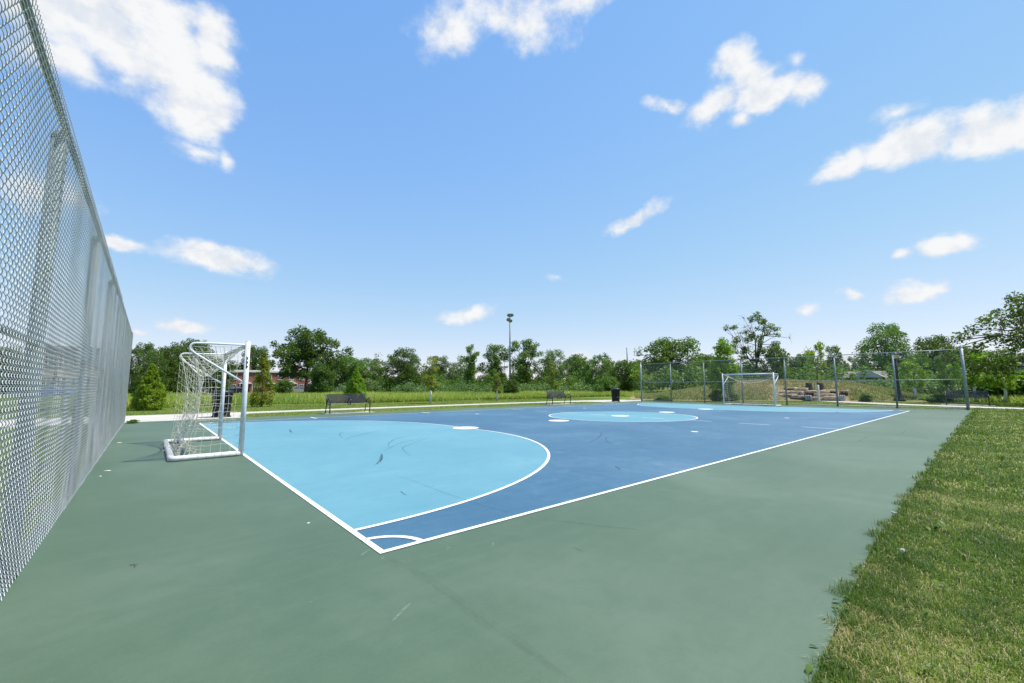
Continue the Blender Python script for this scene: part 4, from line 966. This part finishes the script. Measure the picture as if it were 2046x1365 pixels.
tag(link('edge_weeds', np_mesh('edge_weeds', V, Fq, np.concatenate(Ts)), M_['blade']), 'broad leaved weeds creeping over the court edge', 'weeds', kind='stuff')

# far mown lawn: short tufts
rs = np.random.RandomState(79); Ps = []
for x0, x1, y0, y1, d in ((-12, 34, 17.1, 29.5, 95), (30.7, 44, -9, 17, 80), (34, 48, -12, -1, 40), (-16, -2.1, -4, 17.2, 150)):
    n = int((x1-x0)*(y1-y0)*d); Ps.append(np.stack([x0+(x1-x0)*rs.rand(n), y0+(y1-y0)*rs.rand(n), np.full(n, -.03)], 1))
P = np.concatenate(Ps); x, y = P[:, 0], P[:, 1]
onpath = ((y > 20.1) & (y < 22.05) & (x > -9) & (x < 33.5)) | ((x < 2.0) & (x > -9) & (y > 17.05) & (y < 22.1)) | ((x > 26) & (x < 33.5) & (y > 17.1) & (y < 21.3) & (y < 18.6+(33.5-x)*.5)) | ((x > 4.85) & (x < 7.15) & (y < 18.15) & (y > 17)) | ((x > 19.6) & (x < 22) & (y < 18.1) & (y > 17))
ctr = np.interp(y, [-8, -3.7, 1.2, 4.6, 7.5], [34.7, 34.9, 37.4, 40.3, 43.4]); onpath |= (np.abs(x-ctr) < 1.55) & (y < 9) & (x > 31)
onpath |= (x > 38.3) & (x < 39.8) & (y > -2.8) & (y < -.2)
P = P[~onpath]; n = len(P); pt = vnoise(P[:, 0], P[:, 1], 1.0, 5)
V, Fq, t = blades(P, .05*(.6+.8*rs.rand(n))*(1+.3*pt), .02*(.6+.8*rs.rand(n)), .3+.7*rs.rand(n), rs.rand(n)*6.28, rs, np.where(rs.rand(n) < np.clip(.22-.2*pt, .03, .6), .64+.2*rs.rand(n), .1+.5*rs.rand(n)), False)
tag(link('mown_grass', np_mesh('mown_grass', V, Fq, t), M_['blade']), 'short mown grass round the court and paths', 'grass', kind='stuff')

# tall meadow
rs = np.random.RandomState(80); Ps = []
n = 210000; yy = 29.5+46*rs.rand(n)**1.7; xx = -26+(rs.rand(n))*(yy*1.0+78); Ps.append(np.stack([xx, yy, np.full(n, -.03)], 1))
n = 32000; a = np.stack([44+26*rs.rand(n)**1.3, -14+44*rs.rand(n), np.full(n, -.03)], 1); a = a[(a[:, 0] > 47.5) | (a[:, 1] > 9.5)]; Ps.append(a)
n = 9000; Ps.append(np.stack([-40+37*rs.rand(n), 30+30*rs.rand(n), np.full(n, -.03)], 1))
P = np.concatenate(Ps); front = 29.3+np.sin(P[:, 0]*.35)*.9+np.sin(P[:, 0]*.11+1)*1.2
keep = (P[:, 1] > front-np.clip((P[:, 0]-26)*.5, 0, 6)) | (P[:, 0] > 44); keep &= ~((P[:, 0] > 33) & (P[:, 1] > 1.5) & (P[:, 1] < 27) & (P[:, 0] < 62)); P = P[keep]; n = len(P)
pt = vnoise(P[:, 0], P[:, 1], .22, 6); p2 = vnoise(P[:, 0], P[:, 1], .9, 7); dist = np.hypot(P[:, 0]-CX, P[:, 1]-CY)
H = (.22+.38*rs.rand(n))*(1+.28*pt+.25*p2)*np.where(dist > 62, .9, 1.0); Wd = (.020+.0009*dist)*(.6+.8*rs.rand(n))
t = np.clip(.36+.30*pt+.18*p2+.42*(rs.rand(n)-.5), 0, .78); dry = rs.rand(n) < np.clip(.10+.10*p2, 0, .3); t = np.where(dry, .86+.1*rs.rand(n), t)
fl = rs.rand(n); t = np.where((fl < .012) & (p2 > .1), .981, t); t = np.where((fl > .993), .995, t)
V, Fq, t = blades(P, H, Wd, .2+.9*rs.rand(n), rs.rand(n)*6.28, rs, t, False)
tag(link('meadow_grass', np_mesh('meadow_grass', V, Fq, t), M_['meadow']), 'tall unmown meadow grass and wildflowers before the trees', 'grass', kind='stuff')

# grassy mound behind the far fence: laid out in bearing and distance from the court's south-west corner
MPX = [1255, 1300, 1345, 1400, 1450, 1510, 1560, 1620, 1700, 1750, 1800, 1850, 1900]
MPK = [0.0, .2, .6, 1.0, 1.35, 1.6, 1.62, 1.6, 1.45, 1.0, .55, .2, 0.0]
MD0 = [41, 41, 41, 40.5, 40.5, 41.5, 43.5, 44.2, 44.6, 46, 47, 48, 49]
def mound_z(px, D):
    pk = np.interp(px, MPX, MPK); d0 = np.interp(px, MPX, MD0); t = np.clip((D-d0)/6.2, 0, 1); b2 = np.clip((D-d0-13)/12, 0, 1)
    return pk*(t*t*(3-2*t))*(1-b2*b2*(3-2*b2))
def polar(px, D):
    d = np.array([[bearing(p).x, bearing(p).y] for p in px]); d /= np.linalg.norm(d, axis=1)[:, None]
    return CX+d[:, 0]*D, CY+d[:, 1]*D
na, nd = 110, 60; gp = np.linspace(1256, 1899, na); gd = np.linspace(40.3, 68, nd); PXg, Dg = np.meshgrid(gp, gd, indexing='ij')
X, Y = polar(PXg.ravel(), Dg.ravel()); Z = mound_z(PXg.ravel(), Dg.ravel())
Z = Z*(1+.06*np.sin(X*1.3+Y)+.05*np.sin(Y*1.9))-.045
V = np.stack([X, Y, Z], -1); i, j = np.meshgrid(np.arange(na-1), np.arange(nd-1), indexing='ij'); b0 = i*nd+j
Fq = np.stack([b0, b0+1, b0+nd+1, b0+nd], -1).reshape(-1, 4)
tag(link('grassy_mound', np_mesh('grassy_mound', V, Fq, None, True), M_['mound']), 'low dry grassy mound behind the far fence', 'hill', kind='structure')
rs = np.random.RandomState(81); n = 70000; px = 1256+640*rs.rand(n); D = 40.5+20*rs.rand(n)**1.3; x, y = polar(px, D); z = mound_z(px, D)
tier = (px > 1535) & (px < 1695) & (D < 47.6); k = (z > .06) & ~(tier & (px > 1570)); low = np.where(tier, .45, 1.0)[k]; P = np.stack([x, y, z*(1+.06*np.sin(x*1.3+y)+.05*np.sin(y*1.9))-.06], 1)[k]; n = len(P)
pt = vnoise(P[:, 0], P[:, 1], .5, 8); hgt = P[:, 2]
t = np.clip(-.08+.36*hgt+.28*pt+.42*(rs.rand(n)-.2), 0, 1)
V, Fq, t = blades(P, low*(.10+.26*rs.rand(n))*(1+.3*pt), .05*(.6+.8*rs.rand(n)), .4+.7*rs.rand(n), rs.rand(n)*6.28, rs, t, False)
tag(link('mound_grass', np_mesh('mound_grass', V, Fq, t), M_['straw']), 'dry straw coloured grass over the mound', 'grass', kind='stuff')

# ---------------------------------------------------------------- stone tiers
def stone(px, py, wpx, hpx, D, depth, lab, mat='limestone', seed=0, name='stone_slab', cat='stone', grp='stacked limestone slabs', rot=None):
    rg = random.Random(seed*17+3); c = at(px, py, D); top = at(px, py-hpx, D); h = max(.12, top.z-c.z); wd = spanw(px, wpx, D)
    mb = MB(); d = bearing(px); yaw = math.atan2(d.y, d.x)-PI/2+rg.uniform(-.12, .12) if rot is None else rot
    nx, nz_ = 8, 3; vs = []; fs = []
    prof = [(rg.uniform(.84, 1), rg.uniform(-.08, .08)) for _ in range(nx+1)]
    ring = []
    for i in range(nx+1):
        t = -.5+i/nx; e = .72 if i in (0, nx) else 1
        dy = depth/2*prof[i][0]*e; zt = h*(1+prof[i][1])*(1 if 0 < i < nx else .9)
        for (yy, zz) in ((-dy, .04*h), (-dy*1.04, h*.45), (-dy*.98, zt*.88), (-dy*.86, zt), (dy*.86, zt), (dy, zt*.85), (dy, 0.02*h)):
            vs.append((t*wd+rg.uniform(-.015, .015), yy+rg.uniform(-.02, .02), zz+rg.uniform(-.012, .012)))
    for i in range(nx):
        for k in range(7): fs.append((i*7+k, i*7+(k+1) % 7, (i+1)*7+(k+1) % 7, (i+1)*7+k))
    fs.append(tuple(range(6, -1, -1))); fs.append(tuple(nx*7+k for k in range(7)))
    mb.add(vs, fs); o = mb.build(name, M_[mat]); o.location = c; o.rotation_euler = (0, 0, yaw)
    return tag(o, lab, cat, grp)
ST = [(1535, 799, 30, 5, 45.2, 1.0, 'low limestone slab at grass level behind the far goal'), (1552, 793, 46, 6, 45.8, 1.2, 'grey limestone slab one tier up behind the far goal'), (1552, 786, 54, 5, 46.6, 1.3, 'long pale topped slab, upper left of the stone tiers'), (1512, 785, 22, 3, 46.6, .9, 'small pale slab at the left end of the tiers'),
      (1580, 778, 26, 4, 47.6, 1.1, 'short tan slab high on the left of the tiers'), (1575, 785.5, 26, 5, 46.7, 1.1, 'tan slab under the short high one'), (1578, 793, 28, 6, 45.8, 1.1, 'tan slab in the middle left of the tiers'),
      (1600, 781, 30, 6, 47.0, 1.1, 'brown slab below the left stump'), (1594, 788, 26, 6.5, 46.2, 1.0, 'dark brown slab left of the leaning beam'), (1594, 796, 26, 6.5, 45.3, 1.0, 'brown slab at the foot of the leaning beam'),
      (1634, 786, 48, 5.5, 46.4, 1.2, 'long tan slab beneath both stumps'), (1650, 792.5, 46, 6, 45.9, 1.1, 'long grey slab in the middle of the right tiers'), (1634, 799, 22, 6, 45.2, .9, 'rounded low slab right of the young tree guard'), (1662, 799, 38, 7, 45.2, 1.1, 'low tan slab left of the grey cube'), (1658, 783, 34, 4.5, 47.0, 1.1, 'brown slab right of the right stump'), (1688, 783.5, 18, 4, 47.2, .9, 'small pale slab set into the grass right of the tiers')]
for i, (px, py, wp, hp, D, dp, lab) in enumerate(ST): stone(px, py, wp, hp, D, dp, lab, seed=i)
for px, py, wp, hp, D, lab in ((1616, 800, 14, 10, 44.6, 'grey squared stone block beside the leaning dark beam'), (1682, 801, 15, 11, 44.6, 'grey squared stone block at the right end of the tiers')):
    stone(px, py, wp, hp, D, .8, lab, 'granite', px, 'stone_block', 'stone block', 'grey stone blocks')
for px, py, ty, D, lab in ((1617, 780, 765.5, 47.2, 'dark upright tree stump on the left of the top stone tier'), (1640, 781, 765.5, 47.2, 'dark upright tree stump on the right of the top stone tier')):
    c = at(px, py, D); h = at(px, ty, D).z-c.z
    root = empty('tree_stump', c, 0, lab, 'stump', 'tree stumps on the stones')
    mb = MB(); mb.lathe([(.34, -.05), (.29, .12), (.26, h*.6), (.27, h), (.22, h+.01)], n=11); mb.build('bark', M_['stump'], root, True)
    mb = MB(); mb.lathe([(.23, h+.005), (.22, h+.02), (.05, h+.02)], n=11); mb.build('cut_top', M_['wood'], root, True)
a = at(1598, 784, 46.0); bq = at(1608, 800, 44.6); mb = MB(); mb.tube([a, a.lerp(bq, .5)+Vector((0, 0, .03)), bq], [.14, .16, .15], 8)
tag(mb.build('leaning_beam', M_['stump'], None, True), 'dark wooden beam leaning down the stone tiers', 'beam')

# ---------------------------------------------------------------- houses, cars, street
def window(root, x, y, z, ww, hh, part='window'):
    mb = MB()
    for dx, dz, sx, sz in ((0, hh/2, ww+.16, .08), (0, -hh/2, ww+.16, .10), (-ww/2, 0, .08, hh-.08), (ww/2, 0, .08, hh-.08), (0, 0, .05, hh-.08)):
        mb.box((x+dx, y-.045, z+dz), (sx, .10, sz))
    f = mb.build(part, M_['trim'], root)
    mb = MB(); mb.box((x, y-.02, z), (ww-.02, .03, hh-.02)); mb.build('pane', M_['glass'], f)
def brick_house(px0, px1, topy, D, lab, nwin, porch=True, flat=True):
    a = at(px0, 773, D); dz = at((px0+px1)/2, topy, D).z; b_ = at(px1, 773, D)
    wd = b_.x-a.x; root = empty('brick_house', ((a.x+b_.x)/2, a.y+3, 0), 0, lab, 'house', 'brick houses across the meadow')
    mb = MB(); mb.box((0, 0, dz/2-.2), (wd, 7, dz)); mb.build('wall', M_['brick'], root)
    mb = MB(); mb.box((0, 0, dz-.02), (wd+.5, 7.5, .32)); mb.box((0, 0, dz+.2), (wd-.4, 6.6, .12)); rf = mb.build('roof', M_['trim'], root)
    for cx in (-wd*.28, wd*.22): mb = MB(); mb.box((cx, .8, dz+.75), (.7, .7, 1.1)); mb.box((cx, .8, dz+1.33), (.8, .8, .1)); mb.build('chimney', M_['brick'], rf)
    for k in range(nwin):
        x = -wd/2+wd*(k+.5)/nwin
        window(root, x, -3.5, dz*.74, wd/nwin*.42, dz*.24)
        if k % 2 == 0 or not porch: window(root, x, -3.5, dz*.27, wd/nwin*.42, dz*.24)
        else:
            mb = MB(); mb.box((x, -3.53, dz*.2), (1.0, .06, dz*.4)); mb.build('door', M_['trim'], root)
            mb = MB(); mb.add([(x-1.2, -4.8, dz*.42), (x+1.2, -4.8, dz*.42), (x, -4.8, dz*.58), (x-1.2, -3.52, dz*.42), (x+1.2, -3.52, dz*.42), (x, -3.52, dz*.58)], [(0, 1, 2), (3, 5, 4), (0, 2, 5, 3), (1, 4, 5, 2), (0, 3, 4, 1)])
            for s in (-1, 1): mb.box((x+s*1.1, -4.7, dz*.21), (.12, .12, dz*.41))
            mb.build('porch', M_['trim'], root)
    return root
brick_house(368, 424, 741, 100, 'small red brick house seen through the near goal net', 3, False)
brick_house(452, 662, 743, 104, 'long red brick terrace with a flat white edged roof', 9)
def gable_house(px0, px1, eave, ridge, D, lab, mat='siding'):
    a = at(px0, 773, D); b_ = at(px1, 773, D); c = (a+b_)/2; yaw = math.atan2(b_.y-a.y, b_.x-a.x); wd = (b_-a).length; ze = at((px0+px1)/2, eave, D).z; zr = at((px0+px1)/2, ridge, D).z
    root = empty('ranch_house', (c.x, c.y, 0), yaw, lab, 'house', 'grey roofed houses behind the trees')
    mb = MB(); mb.box((0, 0, ze/2-.1), (wd, 7, ze)); mb.build('wall', M_[mat], root)
    mb = MB(); w2 = wd/2+.5; e = 4.0; mb.add([(-w2, -e, ze-.12), (w2, -e, ze-.12), (w2, 0, zr), (-w2, 0, zr), (-w2, e, ze-.12), (w2, e, ze-.12)], [(0, 1, 2, 3), (3, 2, 5, 4), (0, 3, 4), (1, 5, 2), (0, 4, 5, 1)]); rf = mb.build('roof', M_['roof_gray'], root)
    mb = MB(); mb.add([(wd*.1-1.6, -4.3, ze-.1), (wd*.1+1.6, -4.3, ze-.1), (wd*.1, -4.3, ze+.9), (wd*.1-1.6, -1.5, ze+.1), (wd*.1+1.6, -1.5, ze+.1), (wd*.1, -1.5, ze+.95)], [(0, 1, 2), (0, 2, 5, 3), (1, 4, 5, 2)]); mb.build('dormer', M_['trim'], rf)
    for k in range(3): window(root, -wd/3+wd/3*k, -3.5, ze*.55, 1.3, 1.1)
gable_house(1690, 1762, 754, 742, 66, 'low house with grey roof glimpsed through the far fence')
gable_house(1985, 2080, 748, 724, 62, 'grey roofed house at the right border behind young trees')
mb = MB()
a = at(752, 773, 108); b_ = at(790, 773, 108)
n = 26
for k in range(n):
    q = a.lerp(b_, k/n); mb.box((q.x, q.y, .9+(.02 if k % 2 else 0)), ((b_-a).length/n*.92, .04, 1.9), rz=math.atan2(b_.y-a.y, b_.x-a.x))
tag(mb.build('timber_fence', M_['timber']), 'dark red brown board fence beside the round dark tree', 'fence')

CAR = {}
def car(px, D, cmat, lab, yaw_off=0.0):
    if 'body' not in CAR:
        mb = MB(); prof = [(-2.2, .45), (-2.22, .75), (-2.1, .92), (-1.35, 1.0), (-.75, 1.40), (.55, 1.44), (1.2, 1.02), (2.05, .88), (2.2, .62), (2.18, .40), (1.75, .30), (-1.75, .30)]
        n = len(prof); vs = []
        for y, k in ((-.86, 1), (-.90, 0), (.90, 0), (.86, 1)):
            for x, z in prof: vs.append((x*(.985 if k else 1), y*(.82 if z > 1.1 else 1), z))
        fs = [(i+j*n, (i+1) % n+j*n, (i+1) % n+(j+1)*n, i+(j+1)*n) for j in range(3) for i in range(n)]
        fs.append(tuple(range(n-1, -1, -1))); fs.append(tuple(3*n+i for i in range(n))); mb.add(vs, fs); CAR['body'] = mb
        mb = MB()
        for s in (-1, 1):
            for (x0, x1, x2, x3) in ((-1.1, -.70, -.15, -.15), (-.07, -.07, .50, .98)):
                q = [(x0, 1.03), (x3, 1.03), (x2, 1.36), (x1, 1.36)]; mb.add([(x, s*(.905 if z < 1.1 else .76), z) for x, z in q], [(0, 1, 2, 3)])
        mb.add([(1.23, -.75, 1.03), (1.23, .75, 1.03), (.62, .66, 1.41), (.62, -.66, 1.41)], [(0, 1, 2, 3)]); mb.add([(-1.39, -.75, 1.01), (-1.39, .75, 1.01), (-.82, .66, 1.37), (-.82, -.66, 1.37)], [(3, 2, 1, 0)])
        CAR['windows'] = mb
    p = at(px, 773, D); root = empty('parked_car', (p.x, p.y, -.02), yaw_off, lab, 'car', 'cars parked by the houses')
    CAR['body'].build('body', cmat, root); CAR['windows'].build('window', M_['glass'], root)
    for x in (-1.35, 1.35):
        for s in (-1, 1):
            R = Matrix.Rotation(PI/2, 3, 'X'); mb = MB(); mb.lathe([(.20, -.1), (.31, -.1), (.33, -.07), (.33, .07), (.31, .1), (.20, .1)], (x, s*.84, .33), 16, R); wh = mb.build('wheel', M_['tyre'], root, True)
            mb = MB(); mb.lathe([(.19, -.105), (.17, -.112), (.05, -.108)] if s > 0 else [(.19, .105), (.17, .112), (.05, .108)], (x, s*.84, .33), 12, R); mb.build('rim', M_['rim'], wh, True)
white = simple('white_car_paint', (.72, .73, .74), .25, 0, .03, 2); silver = simple('silver_car_paint', (.40, .42, .44), .25, .5, .05, 2); dark = simple('black_car_paint', (.02, .022, .026), .2, 0, .1, 2); redp = simple('red_car_paint', (.35, .02, .02), .25, 0, .1, 2); bluep = simple('blue_car_paint', (.05, .15, .45), .25, 0, .1, 2)
car(403, 88, white, 'white car parked in front of the brick house behind the goal net'); car(470, 93, dark, 'black car parked beside the near goal post')
car(552, 95, redp, 'red car parked by the brick terrace porch'); car(597, 92, silver, 'silver car parked in front of the dark bushes by the terrace'); car(680, 99, silver, 'silver car parked between the big oak and the conical shrub')
car(92, 62, bluep, 'blue car seen through the near fence mesh', -.3)
st = MB(); a = at(180, 773, 91); b_ = at(900, 773, 100)
st.add([(-90, 84.5, -.024), (60, 84.5, -.024), (60, 90.5, -.024), (-90, 90.5, -.024)], [(0, 1, 2, 3)])
tag(st.build('street', M_['asphalt']), 'grey asphalt street before the brick houses', 'road', kind='structure')
# pale two storey building glimpsed through the fence
def pale_block(px0, px1, topy, D, lab):
    a = at(px0, 773, D); b_ = at(px1, 773, D); c = (a+b_)/2; yaw = math.atan2(b_.y-a.y, b_.x-a.x); wd = (b_-a).length; z = at(px1, topy, D).z
    root = empty('apartment_block', (c.x, c.y, 0), yaw, lab, 'building')
    mb = MB(); mb.box((0, 0, z/2), (wd, 9, z)); mb.build('wall', M_['siding'], root)
    mb = MB(); mb.box((0, 0, z+.12), (wd+.6, 9.6, .3)); mb.build('roof', M_['roof_gray'], root)
    for k in range(7):
        for zz in (z*.3, z*.74): window(root, -wd/2+wd*(k+.5)/7, -4.5, zz, 1.6, 1.3)
pale_block(60, 250, 706, 78, 'beige two storey building glimpsed through the near fence mesh')

# ---------------------------------------------------------------- little things on the court
q = (2.76, -2.54)
root = empty('dandelion_clock', (q[0], q[1], -.03), 0, 'fluffy dandelion seed head in the lawn by the court edge', 'dandelion')
mb = MB(); mb.tube([(0, 0, 0), (.004, .003, .05), (.002, .01, .088)], .0022, 5); mb.build('stalk', M_['leaf_mid'], root, True)
mb = MB(); rg = random.Random(5)
for k in range(150):
    v = Vector((rg.gauss(0, 1), rg.gauss(0, 1), rg.gauss(0, 1))).normalized(); c = Vector((.002, .01, .096)); mb.tube([c+v*.003, c+v*.013], .0006, 3, False); mb.box(c+v*.0135, (.004, .004, .0012), M=v.to_track_quat('Z', 'Y').to_matrix())
mb.build('seed_head', M_['fluff'], root)
mb = MB(); mb.tube([(-1.39, .95, .004), (-1.37, .93, .008), (-1.36, .90, .004), (-1.365, .88, .003)], .0018, 5); mb.tube([(-1.37, .93, .008), (-1.35, .925, .004)], .0013, 4)
tag(mb.build('twig', M_['twig']), 'small dark twig lying on the green court near the fence', 'twig')
CH = [(-1.75, 5.62, .10, .03, 'larger pale paint flake on the green beside the near fence'), (-1.80, 5.15, .05, .02, 'small pale flake nearest the camera along the near fence'), (-1.79, 9.8, .10, .04, 'pale paint flake by the fence, farther than the goal'), (4.2, -2.30, .07, .02, 'pale chip lying where the green court meets the lawn'), (-.2, 1.1, .03, .015, 'tiny pale chip on the green left of the near corner')]
for x, y, l_, w_, lab in CH:
    mb = MB(); rg = random.Random(int(x*100)); pts = [(l_/2*math.cos(a)*rg.uniform(.7, 1.1), w_/2*math.sin(a)*rg.uniform(.7, 1.2)) for a in [2*PI*i/9 for i in range(9)]]
    mb.add([(p_[0], p_[1], .002) for p_ in pts]+[(p_[0]*.9, p_[1]*.9, .008) for p_ in pts], [tuple(range(9, 18))]+[(i, (i+1) % 9, 9+(i+1) % 9, 9+i) for i in range(9)])
    o = mb.build('paint_flake', M_['chip']); o.location = (x, y, 0); o.rotation_euler.z = .3*x; tag(o, lab, 'paint flake', 'paint flakes on the court')
